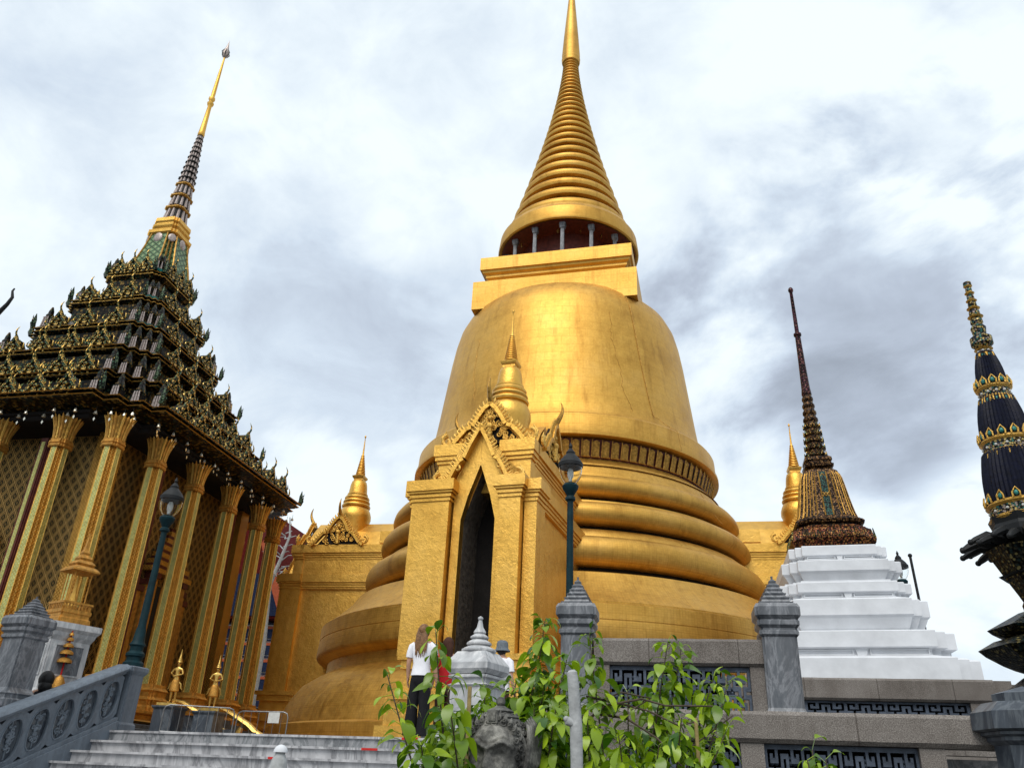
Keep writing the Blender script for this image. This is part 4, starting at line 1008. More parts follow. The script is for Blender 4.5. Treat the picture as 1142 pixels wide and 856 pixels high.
shx = lambda z_: min(.30, max(0, (z_-8))*.10)+max(0, z_-13.5)*.12       # the roof's axis drifts a little to the right as measured
ng = 0; nt_ = 0
for ti, (a_, z_, th_) in enumerate(tiers):
    ox = shx(z_)
    nxt = tiers[ti+1][0] if ti+1 < len(tiers) else .72
    nz = tiers[ti+1][1] if ti+1 < len(tiers) else 14.75
    b = MB()
    b.square([(a_*.90,z_-.10),(a_*.97,z_-.02),(a_,z_),(a_,z_+.05),(a_*.985,z_+.055),(a_*.975,z_+.11),(a_*1.005,z_+.12),(a_*1.005,z_+.15),(nxt+.30,z_+.44),(nxt+.05,z_+.50)], 'roofmosaic', .078, 3, c=(ox, 0))
    b.square([(a_*1.004,z_+.018),(a_*1.010,z_+.03),(a_*1.004,z_+.045)], 'gold_trim', .078, 3, c=(ox, 0), cap=(False, False)); 
    b.square([(a_*1.010,z_+.125),(a_*1.016,z_+.135),(a_*1.010,z_+.148)], 'gold_trim', .078, 3, c=(ox, 0), cap=(False, False))
    eave = b.build('roof_tier', mo)
    b = MB(); b.square([(nxt-.08,z_+.48),(nxt-.10,nz-.10)], 'roofmosaic', .078, 3, c=(ox, 0)); b.build('tier_wall', eave)
    nside = max(3, int(round(a_*2*.62/.80))); sp = a_*2*.66/(nside)
    for k in range(4):
        rot = pi/2*k; near = k in (0, 1)      # k=0 faces the camera (-y), k=1 faces +x
        for row in range(2 if ti < 3 else 1):
            for i in range(nside-row*1):
                x = (-(nside-row-1)/2+i)*sp; s_ = .98 if row == 0 else .78
                dist_ = a_*.965-row*(a_-nxt)*.42; zz = z_+.22+row*.24
                c_, s2 = cos(rot), sin(rot); px, py = x*c_+dist_*s2, x*s2-dist_*c_
                Tm = Matrix.Translation((px+ox, py, zz)) @ Matrix.Rotation(rot, 4, 'Z') @ Matrix.Scale(s_*random.uniform(.92,1.06), 4)
                if near and ng < 98 and True:
                    if gsrc is None: gsrc = gablet_mb().build('gablet', mo); gsrc.matrix_local = Tm
                    else:
                        c = gsrc.copy(); COL.objects.link(c); c.parent = mo; c.matrix_local = Tm
                    ng += 1
                else:
                    g2 = gablet_mb(); rest.T = Tm; o_ = len(rest.v); rest.v += [tuple(Tm @ Vector(v_)) for v_ in g2.v]
                    for f_, mi_, sm_ in zip(g2.f, g2.mi, g2.sm): rest.f.append([q_+o_ for q_ in f_]); rest.mi.append(rest.mat(g2.mats[mi_])); rest.sm.append(sm_)
        # turrets on the stepped corner to the right of this face
        cnr = redent(a_*.93, a_*.93*.078, 3)
        qn = len(cnr)//4
        for ci in (0, 2, 4, 6) if ti < 4 else (2, 4):
            x, y = cnr[(k*qn+ci) % len(cnr)]
            ca = atan2(y, x)
            Tm = Matrix.Translation((x*.96+ox, y*.96, z_+.30)) @ Matrix.Rotation(-pi/2 if k in (3,) else 0, 4, 'Z') @ Matrix.Scale(.88 if ti < 4 else .72, 4)
            if nt_ < 98:
                if tsrc is None: tsrc = turret_mb().build('turret', mo); tsrc.matrix_local = Tm
                else: c = tsrc.copy(); COL.objects.link(c); c.parent = mo; c.matrix_local = Tm
                nt_ += 1
        # large corner crocket on the outer end of each face
        for s_ in (-1, 1):
            x = s_*a_*.80; c_, s2 = cos(rot), sin(rot)
            Tm = Matrix.Translation((x*c_+a_*.99*s2+ox, x*s2-a_*.99*c_, z_+.15)) @ Matrix.Rotation(rot, 4, 'Z') @ Matrix.Scale(.95, 4)
            if ksrc is None: ksrc = crocket_mb().build('crocket', mo); ksrc.matrix_local = Tm
            else: c = ksrc.copy(); COL.objects.link(c); c.parent = mo; c.matrix_local = Tm
rest.T = Matrix.Identity(4); ro = rest.build('gablet_rows', mo); ro['kind'] = 'stuff'
# soffit and architrave
b = MB(); b.square([(4.28,7.50),(4.32,7.54),(4.32,7.60),(4.40,7.62),(4.40,7.69)], 'dark', .078, 3, cap=(True, True)); b.build('architrave', mo)  # coloured near black to paint in the shade below the eave
# hanging bells below the eave
bm_ = MB(); bm_.tube([(0,0,0),(0,0,-.10)], .006, 'black', 4); bm_.lathe([(.010,-.10),(.028,-.115),(.036,-.15),(.048,-.185),(.044,-.19)], 'bellmetal', 10)
bm_.tube([(0,0,-.20),(0,0,-.27)], .005, 'black', 4); bm_.add([(0,0,-.27),(.03,0,-.31),(0,0,-.37),(-.03,0,-.31)], [(0,1,2,3)], 'bellmetal')
bs = bm_.build('hanging_bell', mo); cnt = 0
for k in (0, 1, 2, 3):
    rot = pi/2*k; c_, s2 = cos(rot), sin(rot); num = 26 if k in (0, 1) else 12
    for i in range(num):
        x = -4.5+9.0*(i+.5)/num+random.uniform(-.08,.08); dd = 4.72-(.22 if abs(x) > 4.0 else 0)-(.18 if i % 2 else 0)
        loc = (x*c_+dd*s2, x*s2-dd*c_, 7.74-random.uniform(0, .10))
        if cnt == 0: bs.location = loc
        else: place(bs, mo, loc, rot)
        cnt += 1
# green tapering body, gold bands, mirrored tiers, gilded spike
sx_ = shx(15.7)
b = MB(); gp = [(.84,14.50),(.76,14.8),(.70,15.1),(.61,15.5),(.54,15.9),(.50,16.10)]
b.square(gp, 'greenbig', .13, 3, c=(sx_, 0)); gb = b.build('spire_body', mo)
b = MB()
for k in range(4):
    b.T = Matrix.Translation((sx_, 0, 0)) @ Matrix.Rotation(pi/2*k, 4, 'Z')
    for f_ in (-.60,.60): b.tube([(r_*f_, -r_-.01, z_) for r_, z_ in gp], .028, 'gold_old', 5, False)
    for f_ in (.74,.87): 
        b.tube([(r_*f_, -r_*(1.0-(f_-.61)), z_) for r_, z_ in gp], .030, 'gold_old', 5, False); b.tube([(r_*(1-(f_-.61)), -r_*f_, z_) for r_, z_ in gp], .030, 'gold_old', 5, False)
    b.sphere((0,-.56,15.90), .16, 'silverpink', 12, (1,.25,1.2))
    b.T = b.T @ Matrix.Rotation(pi/4, 4, 'Z')
    b.sphere((0,-.66,15.90), .13, 'silverpink', 10, (1,.25,1.2)); 
    b.tube([(0,-.92,14.6),(0,-1.0,14.75),(0,-.96,14.95)], [.06,.05,.01], 'gableglit', 6)
b.T = Matrix.Identity(4); b.build('body_ribs', gb)
b = MB(); b.square([(.49,16.08),(.56,16.14),(.57,16.25),(.48,16.29),(.44,16.37),(.49,16.45),(.50,16.51),(.43,16.55),(.43,16.61),(.47,16.67),(.46,16.81),(.40,16.85)], M['gold_leaf'], .13, 2, c=(sx_, 0)); b.build('gold_bands', mo)
SHR = lambda z0_: Matrix(((1,0,.022,-.022*z0_),(0,1,0,0),(0,0,1,0),(0,0,0,1)))
b = MB(); b.T = SHR(16.5); r_at = lambda z_: .37-(z_-16.85)*(.37-.10)/(20.75-16.85)*1.0
zz = 16.85; hs_ = [.60,.55,.52,.26,.26,.25,.25,.24,.24,.22,.22,.20,.18]
for i, h_ in enumerate(hs_):
    r0, r1 = r_at(zz), r_at(zz+h_)
    b.square([(r0*.84,zz),(r1*.86,zz+h_*.80)], 'black', .16, 2, c=(sx_, 0))
    b.square([(r1*.9,zz+h_*.78),(r1*1.08,zz+h_*.85),(r1*1.08,zz+h_*.93),(r1*.9,zz+h_)], 'gold_old' if i < 3 else 'black', .16, 2, c=(sx_, 0))
    for k in range(12):
        thk = 2*pi*(k+.5)/12; ra = r0*.98; rb_ = r1*.95
        b.tube([(sx_+ra*cos(thk), ra*sin(thk), zz+.02), (sx_+rb_*cos(thk), rb_*sin(thk), zz+h_*.74)], [.055*r0/.44+.008, .045*r1/.44+.008], 'silverpink', 5, False)
    zz += h_
zt = zz; b.build('mirrored_tiers', mo)
b = MB(); b.T = SHR(16.5); b.lathe([(.09,zt),(.125,zt+.06),(.11,zt+.2),(.09,zt+.7),(.07,22.3),(.11,22.37),(.125,22.45),(.07,22.51),(.085,22.57),(.12,22.65),(.11,22.73),(.07,22.77),(.075,22.95),(.055,23.9),(.03,24.85)], M['gold_leaf'], 16, c=(sx_, 0)); b.build('gilded_spike', mo)
b = MB(); b.T = SHR(16.5) @ Matrix.Translation((0,0,-.42)); b.lathe([(.03,25.25),(.09,25.32),(.14,25.45),(.11,25.6),(.06,25.8),(.02,26.05),(.004,26.2)], 'silverpink', 8, c=(sx_, 0))
for k in range(6): b.tube([(sx_+.09*cos(k*pi/3), .09*sin(k*pi/3), 25.35), (sx_+.16*cos(k*pi/3), .16*sin(k*pi/3), 25.5), (sx_+.06*cos(k*pi/3), .06*sin(k*pi/3), 25.75)], [.02,.018,.004], 'black', 4)
b.build('crown_finial', mo)
# stair to the side door with gold serpent rails (right face)
b = MB()
for i in range(5): b.box(5.05+.0, 7.1-.38*i, -.85, .85, .57+.125*i, .694+.125*i, 'darkmarble')
b.build('door_steps', mo)
for yy in (-1.0, 1.0):
    b = MB(); pts = [(5.0,yy,1.50),(5.3,yy,1.44),(5.7,yy,1.25),(6.0,yy,1.10),(6.25,yy,.92),(6.5,yy,.80),(6.7,yy,.72),(6.85,yy,.80),(6.9,yy,.95)]
    b.tube(pts, [.05,.07,.085,.09,.095,.10,.10,.09,.05], 'gold_fig', 8); b.box(5.05,6.8,yy-.12,yy+.12,.57,.9,'darkmarble'); b.build('serpent_rail', mo)

# ------------------------------------------------------------------ people and statues
def skin_mesh(name, joints, edges, m, parent, sub=2, root=0, smooth=True):
    me = bpy.data.meshes.new(name+'_cage'); me.from_pydata([j[0] for j in joints], edges, []); me.update()
    o = bpy.data.objects.new(name+'_cage', me); COL.objects.link(o)
    bm = bmesh.new(); bm.from_mesh(me); ly = bm.verts.layers.skin.verify(); bm.verts.ensure_lookup_table()
    for i, j in enumerate(joints):
        r_ = j[1]; bm.verts[i][ly].radius = (r_, r_) if isinstance(r_, (int, float)) else r_
        bm.verts[i][ly].use_root = (i == root)
    bm.to_mesh(me); bm.free()
    o.modifiers.new('s', 'SKIN'); sd = o.modifiers.new('d', 'SUBSURF'); sd.levels = sub; sd.render_levels = sub
    dg = bpy.context.evaluated_depsgraph_get(); dg.update()
    m2 = bpy.data.meshes.new_from_object(o.evaluated_get(dg)); bpy.data.objects.remove(o)
    m2.name = name; m2.materials.clear(); m2.materials.append(m)
    m2.polygons.foreach_set('use_smooth', [True]*len(m2.polygons))
    q = bpy.data.objects.new(name, m2); COL.objects.link(q); q.parent = parent; return q
def ell(cx0, cy0, z_, rx, ry, n=20, tw=0): return [(cx0+rx*cos(2*pi*i/n+tw), cy0+ry*sin(2*pi*i/n+tw), z_) for i in range(n)]
def human(t, H_, pose, m='skin', armr=1.0):
    """pose: dict with arm joints; figure faces local -y"""
    s = H_/1.70
    J = [((0,0,.93),.095),((0,.0,1.10),.09),((0,.01,1.28),.105),((0,.01,1.42),.085),((0,0,1.50),.052),((0,-.01,1.60),(.078,.095)),((0,-.005,1.66),(.072,.085))]
    E_ = [(0,1),(1,2),(2,3),(3,4),(4,5),(5,6)]
    def add(parent, pts):
        k = parent
        for p_, r_ in pts: J.append((p_, r_)); E_.append((k, len(J)-1)); k = len(J)-1
        return k
    for s_ in (-1, 1):
        add(0, pose.get('leg%d' % s_, [((s_*.09,0,.84),.095),((s_*.10,-.01,.48),.058),((s_*.10,.02,.28),.055),((s_*.10,.03,.09),.036),((s_*.11,-.04,.04),.036),((s_*.12,-.13,.03),.030)]))
        arm = pose.get('arm%d' % s_, [((s_*.17,.01,1.40),.058),((s_*.22,.02,1.14),.040),((s_*.24,-.06,.92),.030)])
        k = add(3, arm)
        # hand: palm, four fingers, thumb
        (hx, hy, hz), _ = arm[-1]; (ex, ey, ez), _ = arm[-2]; d = Vector((hx-ex, hy-ey, hz-ez)).normalized()
        side_ = d.cross(Vector((s_*1.0, .2, 0))).normalized()
        P0 = Vector((hx, hy, hz)); palm = P0+d*.06
        J.append((tuple(palm), (.020,.034))); E_.append((k, len(J)-1)); kp = len(J)-1
        for f_ in range(4):
            o_ = side_*(-.027+.018*f_); L_ = (.066,.078,.074,.058)[f_]
            add(kp, [(tuple(palm+d*.035+o_), .009), (tuple(palm+d*(.035+L_*.55)+o_+Vector((-s_*.008,0,0))), .008), (tuple(palm+d*(.035+L_)+o_+Vector((-s_*.022,0,0))), .006)])
        add(k, [(tuple(P0+d*.03-side_*.034), .010), (tuple(P0+d*.075-side_*.046), .008)])
    J = [((p_[0]*s, p_[1]*s, p_[2]*s), (r_*s if isinstance(r_, (int, float)) else (r_[0]*s, r_[1]*s))) for p_, r_ in J]
    return skin_mesh('body', J, E_, M[m] if isinstance(m, str) else m, t), s
def face(t, s, m='skin'):
    a = MB(); a.sphere((0,-.105*s,1.61*s), .016*s, m, 8, (.8,1.2,1.3))
    for s_ in (-1, 1): a.sphere((s_*.085*s,.005*s,1.615*s), .022*s, m, 8, (.4,.8,1.3))
    a.build('nose_and_ears', t)
    a = MB()
    for s_ in (-1, 1): a.sphere((s_*.030*s,-.093*s,1.63*s), .010*s, 'black', 8, (1.2,.5,.7))
    a.box(-.024*s,.024*s,-.098*s,-.090*s,1.568*s,1.574*s,'redcloth'); a.build('eyes_and_mouth', t)
def loftclothes(name, rings, m, t, s=1):
    a = MB(); a.loft([[(x*s, y*s, z_*s) for x, y, z_ in r_] for r_ in rings], m, True, (False, False)); return a.build(name, t)
def trousers(t, s, m, wide=1.0):
    loftclothes('waist', [ell(0,.005,1.00,.128,.105), ell(0,.005,.95,.142,.115), ell(0,.008,.88,.160,.125), ell(0,.008,.82,.160,.120), ell(0,0,.76,.12,.09)], m, t, s)
    for s_ in (-1, 1):
        a = MB(); rings = [[(x*s, y*s, z_*s) for x, y, z_ in ell(s_*cx0, cy0, z_, rx, ry, 22)] for cx0, cy0, z_, rx, ry in ((.060,.005,.92,.085,.108),(.075,.005,.84,.090,.115),(.085,0,.74,.084,.100),(.092,0,.60,.078*wide,.086*wide),(.100,0,.45,.070*wide,.078*wide),(.104,.004,.28,.072*wide**1.4,.078*wide**1.4),(.108,.006,.12,.074*wide**1.8,.082*wide**1.8),(.110,.008,.045,.076*wide**1.9,.086*wide**1.9))]
        for r_ in rings:      # soft folds
            for q_ in range(len(r_)): x, y, z_ = r_[q_]; k_ = .004*s*sin(q_*2.3+z_*9); r_[q_] = (x+k_, y+k_*.6, z_)
        a.loft(rings, m, True); a.build('trouser_leg', t)
        a = MB(); a.sphere((s_*.112*s,-.05*s,.035*s), .048*s, 'signwhite', 10, (.9,2.0,.7)); a.build('shoe', t)
# woman, seen from behind (faces away = +y): rotate 180
wm = thing('person', 'person with long light-brown hair, white t-shirt and black trousers at the stair top', 'person', (-1.22, 13.30, PZ), pi-.25)
_, s = human(wm, 1.64, {}); face(wm, s)
loftclothes('t_shirt', [ell(0,.004,.93,.166,.134), ell(0,.004,1.0,.155,.125), ell(0,0,1.12,.142,.110), ell(0,.005,1.26,.168,.122), ell(0,.01,1.36,.185,.115), ell(0,.012,1.425,.170,.090), ell(0,.008,1.46,.085,.065)], 'shirt', wm, s)
for s_ in (-1, 1):
    a = MB(); a.tube([(s_*.125*s,.01*s,1.41*s),(s_*.175*s,.012*s,1.375*s),(s_*.205*s,.018*s,1.29*s),(s_*.215*s,.018*s,1.21*s)], [.062*s,.070*s,.062*s,.060*s], 'shirt', 12); a.build('sleeve', wm)
trousers(wm, s, 'trousers', 1.22)
a = MB(); rr = random.Random(2)
a.sphere((0,.02*s,1.63*s), .104*s, 'hair', 16, (.95,1.05,1.12))
for i in range(46):
    x = rr.uniform(-.085,.085); l_ = rr.uniform(.28,.42)
    a.tube([(x*s*.8,.085*s,1.66*s),(x*s*1.05,(.115-.2*x*x)*s,1.54*s),(x*s*1.1+rr.uniform(-.01,.01),.125*s,1.40*s),(x*s+rr.uniform(-.02,.02),.130*s,(1.62-l_)*s)], [.014*s,.017*s,.015*s,.004*s], 'hair', 5)
a.build('hair', wm)
# person in red, half hidden
pr_ = thing('person', 'person in red top and dark brown trousers half hidden beside the doorway', 'person', (-.86, 13.75, PZ), pi+.5)
_, s = human(pr_, 1.52, {}); face(pr_, s)
loftclothes('red_top', [ell(0,.004,.86,.172,.136), ell(0,0,1.0,.155,.125), ell(0,.005,1.26,.165,.120), ell(0,.01,1.36,.18,.11), ell(0,.012,1.43,.155,.085), ell(0,.008,1.46,.08,.06)], 'redcloth', pr_, s)
for s_ in (-1, 1):
    a = MB(); a.tube([(s_*.125*s,.01*s,1.41*s),(s_*.18*s,.012*s,1.37*s),(s_*.21*s,.018*s,1.2*s)], [.060*s,.066*s,.055*s], 'redcloth', 12); a.build('sleeve', pr_)
trousers(pr_, s, 'brownclothes')
a = MB(); a.sphere((0,.015*s,1.635*s), .106*s, 'brownclothes', 16, (.95,1.05,1.15)); a.tube([(0,.08*s,1.62*s),(0,.10*s,1.45*s),(0,.11*s,1.28*s)], [.07*s,.06*s,.02*s], 'brownclothes', 8); a.build('hair', pr_)
# person in a grey hat
ph = thing('person', 'person in a grey hat and white t-shirt behind the white stone cap', 'person', (.03, 13.5, PZ), pi-.5)
_, s = human(ph, 1.45, {'arm1': [((.17,.01,1.40),.058),((.27,-.02,1.17),.040),((.19,-.20,1.12),.030)]}); face(ph, s)
loftclothes('t_shirt', [ell(0,.004,.88,.178,.140), ell(0,0,1.05,.165,.128), ell(0,.005,1.26,.185,.130), ell(0,.01,1.36,.20,.12), ell(0,.012,1.43,.175,.09), ell(0,.008,1.46,.085,.065)], 'shirt', ph, s)
a = MB(); a.tube([(.125*s,.01*s,1.41*s),(.19*s,.012*s,1.385*s),(.245*s,0,1.30*s),(.27*s,-.01*s,1.20*s)], [.066*s,.074*s,.068*s,.064*s], 'shirt', 12); a.build('sleeve', ph)
a = MB(); a.tube([(-.125*s,.01*s,1.41*s),(-.18*s,.012*s,1.375*s),(-.215*s,.018*s,1.2*s)], [.066*s,.072*s,.064*s], 'shirt', 12); a.build('sleeve', ph)
trousers(ph, s, 'brownclothes')
a = MB(); a.lathe([(.150*s,1.575*s),(.152*s,1.585*s),(.118*s,1.625*s),(.112*s,1.66*s),(.108*s,1.72*s),(.092*s,1.755*s),(.05*s,1.775*s),(.002,1.78*s)], 'hat', 28, cap=(False, False)); a.build('hat', ph)
a = MB(); a.sphere((0,.02*s,1.60*s), .100*s, 'blackhair', 14, (.95,1.05,1.0)); a.build('hair', ph)
# dark haired person behind the left balustrade (stands lower, on the court side)
pd = thing('person', 'dark-haired person in dark clothes behind the large left marble pillar', 'person', (-7.52, 14.35, -.33), pi+.6)
_, s = human(pd, 1.66, {}); face(pd, s)
loftclothes('dark_top', [ell(0,0,.86,.175,.14), ell(0,0,1.05,.16,.12), ell(0,.005,1.26,.18,.125), ell(0,.01,1.37,.19,.115), ell(0,.012,1.43,.165,.088), ell(0,.008,1.47,.08,.06)], 'trousers', pd, s)
trousers(pd, s, 'trousers')
a = MB(); a.sphere((0,.01*s,1.64*s), .125*s, 'blackhair', 20, (1.0,1.05,1.15)); a.sphere((0,.06*s,1.52*s), .10*s, 'blackhair', 14, (1.1,.9,1.1)); a.build('hair', pd)
w = MB(); w.box(-7.9,-7.15,14.1,14.8,GZ,-.33,'palemarble'); tag(w.build('stone_block'), 'stone landing block behind the left balustrade', 'block')

def guardian(label, loc, rz):
    t = thing('guardian_statue', label, 'statue', loc, rz, 'gilded guardian figures by the mosaic temple')
    J = {'arm-1': [((-.17,.01,1.40),.058),((-.27,-.02,1.20),.042),((-.10,-.18,1.14),.032)], 'arm1': [((.17,.01,1.40),.058),((.27,-.02,1.20),.042),((.10,-.20,1.12),.032)]}
    _, s = human(t, .86, J, 'gold_fig'); face(t, s, 'gold_fig')
    a = MB(); a.lathe([(.105*s,1.66*s),(.125*s,1.69*s),(.10*s,1.73*s),(.105*s,1.76*s),(.07*s,1.82*s),(.075*s,1.85*s),(.045*s,1.92*s),(.03*s,2.05*s),(.004,2.25*s)], 'gold_fig', 14); a.build('crown', t)
    a = MB(); a.loft([[(x*s, y*s, z_*s) for x, y, z_ in ell(0, 0, z_, rx, ry, 18)] for z_, rx, ry in ((.96,.14,.12),(.86,.175,.15),(.66,.19,.16),(.50,.21,.17),(.46,.15,.12))], 'gold_orange', True); a.build('loincloth', t)
    for s_ in (-1, 1):
        a = MB(); a.tube([(s_*.14*s,0,.86*s),(s_*.24*s,.02*s,.78*s),(s_*.27*s,.02*s,.62*s),(s_*.33*s,.02*s,.56*s)], [.04*s,.04*s,.03*s,.006], 'gold_fig', 6); a.build('sash', t)
    a = MB(); a.square([(.22,-.06),(.22,-.005)], 'gold_fig'); a.build('base', t)
    return t
guardian('left gilded standing guardian figure with pointed crown by the temple steps', (-7.16, 19.10, 1.32), -.1)
guardian('right gilded standing guardian figure with pointed crown by the temple steps', (-6.34, 19.30, 1.26), .1)
for x, y, zt_, lb in ((-7.16,19.10,1.255,'left'), (-6.34,19.30,1.195,'right')):
    w = MB(); w.T = Matrix.Translation((x, y, PZ)) @ Matrix.Rotation(-MP, 4, 'Z'); w.square([(.30,0),(.30,.12),(.24,.16),(.24,zt_-PZ-.08),(.28,zt_-PZ-.03),(.28,zt_-PZ)], 'darkmarble'); tag(w.build('statue_pedestal'), 'dark stone pedestal under the %s gilded guardian figure' % lb, 'pedestal')

# shrine on marble pedestal
sh_p = (-7.98, 15.36)
t = thing('marble_pedestal', 'grey panelled marble pedestal carrying the little golden shrine', 'pedestal', (sh_p[0], sh_p[1], PZ), -R(35)); t.scale = (.78, .78, 1)
a = MB(); a.square([(.70,0),(.70,.2),(.60,.3),(.58,.5),(.60,.55),(.50,.62),(.48,.75)], 'whitemarble', .08, 1); a.build('foot', t)
a = MB(); a.square([(.47,.752),(.47,1.42),(.52,1.50),(.54,1.56),(.60,1.62),(.60,1.72)], 'whitemarble', .06, 1)
for k in range(4):
    a.T = Matrix.Rotation(pi/2*k, 4, 'Z'); a.box(-.32,.32,-.478,-.468,.86,1.34,'greymarble')
    for (x0,x1,z0,z1) in ((-.35,.35,.83,.86),(-.35,.35,1.34,1.37),(-.35,-.32,.86,1.34),(.32,.35,.86,1.34)): a.box(x0,x1,-.492,-.468,z0,z1,'whitemarble')
a.build('panelled_block', t)
t = thing('golden_shrine', 'small golden model shrine with open posts and tiered spire on the marble pedestal', 'shrine', (sh_p[0], sh_p[1], PZ+1.722), -R(35)); t.scale = (.60, .60, 1)
a = MB(); a.square([(.50,0),(.50,.10),(.45,.13),(.45,.18),(.48,.20),(.48,.26),(.38,.27)], 'gold_orange', .10, 1)
for k in range(4):
    a.T = Matrix.Rotation(pi/2*k, 4, 'Z')
    for i in range(8): a.box(-.38+.1*i, -.34+.1*i, -.46, -.42, .262, .36, 'gold_orange')
    a.box(-.44,.44,-.47,-.41,.362,.40,'gold_orange')
a.build('base', t)
post = MB(); post.tube([(0,0,.27),(0,0,.95)], .022, 'gold_orange', 6); psr = post.build('post', t); psr.location = (.26,-.26,0)
for (x, y) in ((-.26,-.26),(.26,.26),(-.26,.26),(.1,-.26),(-.1,-.26)): place(psr, t, (x, y, 0))
a = MB(); a.lathe([(.15,.27),(.17,.35),(.12,.40),(.10,.52),(.06,.62),(.05,.80),(.02,.94)], 'gold_trim', 10); a.build('inner_figure', t)
a = MB(); a.square([(.30,.95),(.44,.97),(.44,1.0),(.34,1.06),(.26,1.08),(.30,1.12),(.22,1.18),(.17,1.19),(.20,1.23),(.14,1.29),(.10,1.30),(.12,1.34),(.07,1.40),(.05,1.46),(.012,1.72)], 'gold_orange', .10, 1); a.build('tiered_roof', t)
# tiered umbrella
t = thing('tiered_umbrella', 'thin gold tiered ceremonial umbrella on a red pole', 'umbrella', (-7.66, 15.05, .9))
a = MB(); a.tube([(0,0,-2.5),(0,0,.42),(0.0,0,1.3)], .014, 'redcloth', 6); a.build('pole', t)
for (z_, r_, h_) in ((.30,.10,.22),(.72,.12,.10),(.86,.11,.09),(.98,.085,.08),(1.09,.06,.07),(1.18,.04,.06)):
    a = MB(); a.lathe([(r_,z_),(r_*.98,z_+h_*.45),(r_*.6,z_+h_*.8),(.012,z_+h_)], 'gold_orange', 14, cap=(False, True)); a.build('umbrella_tier', t)

# metal barrier
def barrier(label, p0, p1, sign=False, hb=.62):
    t = thing('crowd_barrier', label, 'barrier', (p0[0], p0[1], PZ), atan2(p1[1]-p0[1], p1[0]-p0[0]), 'steel barriers at the top of the stairs')
    w_ = hypot(p1[0]-p0[0], p1[1]-p0[1]); a = MB()
    a.tube([(.03,0,.02),(.03,0,hb-.10),(.06,0,hb-.03),(.14,0,hb),(w_-.14,0,hb),(w_-.06,0,hb-.03),(w_-.03,0,hb-.10),(w_-.03,0,.02)], .013, 'steel', 8); a.tube([(.04,0,.12),(w_-.04,0,.12)], .014, 'steel', 6); a.build('frame', t)
    a = MB(); nb_ = int(w_/.16)
    for i in range(1, nb_): a.tube([(w_*i/nb_,0,.12),(w_*i/nb_,0,hb)], .0055, 'steel', 5)
    a.build('bars', t)
    if sign: a = MB(); a.box(w_*.62, w_*.62+.26, -.03, -.02, hb-.22, hb-.01, 'signwhite'); a.build('sign_plate', t)
    return t
barrier('left steel crowd barrier in front of the guardian figures', (-6.75,17.6), (-5.35,17.9))
barrier('right steel crowd barrier with a small pale sign plate', (-5.55,18.6), (-4.35,18.3), True)

# ------------------------------------------------------------------ buildings behind, far left
t = thing('tiled_hall', 'distant hall with dark red roof and blue, orange and white bands', 'temple', (-13.2, 38.6, 0), -.2)
a = MB(); a.box(-4.2, 3.1, 0, 12, PZ, 6.2, 'white'); a.build('wall', t)
for i in range(7):
    z_ = 1.2+i*.72
    a = MB(); a.box(-4.25, 3.15, -.08, -.02, z_, z_+.40, 'roofblue'); a.box(-4.25, 3.15, -.10, -.02, z_+.401, z_+.52, 'orangetile'); a.box(-4.25,3.15,-.09,-.02,z_+.60,z_+.66,'roofblue'); a.build('tile_band', t)
a = MB(); a.prism([(-4.9,6.3),(3.5,6.3),(3.5,6.5),(2.6,8.4),(2.0,9.8),(.6,11.4),(-1,13.2),(-4.9,8.0)], -.6, 13, 'roofred'); rf = a.build('roof', t)
a = MB(); a.prism([(3.5,6.25),(3.85,6.25),(2.55,9.2),(2.1,9.9),(1.95,9.7),(2.5,8.3)], -.75, -.55, 'orangetile'); a.prism([(3.45,6.4),(2.4,8.3),(-2,8.3),(-2,6.4)], -.66, -.61, 'roofblue'); a.build('bargeboard', rf)
t = thing('bare_tree', 'leafless pale tree between the mosaic temple and the golden porch', 'tree', (-9.55, 33.6, PZ))
a = MB(); rr = random.Random(8)
a.tube([(0,0,0),(.1,0,4),(-.05,0,6.4),(.25,0,7.6),(.45,0,8.5),(.32,0,9.3)], [.16,.12,.09,.07,.05,.02], 'cement_white', 8); a.build('trunk', t)
a = MB()
for i in range(16):
    z_ = rr.uniform(6.6,8.6); d_ = rr.uniform(0,6.28); l_ = rr.uniform(.5,1.2)
    a.tube([(.25,0,z_),(.25+cos(d_)*l_*.5,sin(d_)*l_*.5,z_+l_*.25),(.25+cos(d_+.4)*l_,sin(d_+.4)*l_,z_+l_*.30)], [.028,.018,.005], 'cement_white', 5)
a.build('branches', t)
# open pavilion whose roof horn enters the frame at the left edge
t = thing('open_pavilion', 'dark curved roof horn of a small pavilion at the left edge', 'pavilion', (-9.6, 9.9, GZ), -PSI)
a = MB(); a.box(-1.15,1.15,-1.6,1.6,0,.18,'palemarble'); a.box(-1.0,1.0,-1.45,1.45,.181,.36,'palemarble'); a.build('base', t)
for sx in (-1, 1):
    for sy in (-1, 1):
        a = MB(); a.square([(.15,.362),(.15,.50),(.11,.56),(.10,3.95),(.13,4.0),(.13,4.08),(.10,4.1),(.17,4.28)], 'greymarble', .18, 1, c=(sx*.8, sy*1.2)); a.build('post', t)
a = MB(); a.box(-1.0,1.0,-1.4,1.4,4.282,4.42,'gold_old'); a.build('architrave', t)
a = MB()
a.prism([(-1.35,4.43),(1.35,4.43),(1.30,4.52),(.85,4.85),(-.85,4.85),(-1.30,4.52)], -1.75, 1.75, 'roofred')
a.prism([(-.95,4.852),(.95,4.852),(.62,5.22),(.30,5.70),(0,6.25),(-.30,5.70),(-.62,5.22)], -1.45, 1.45, 'roofred'); rf = a.build('roof', t)
a = MB()
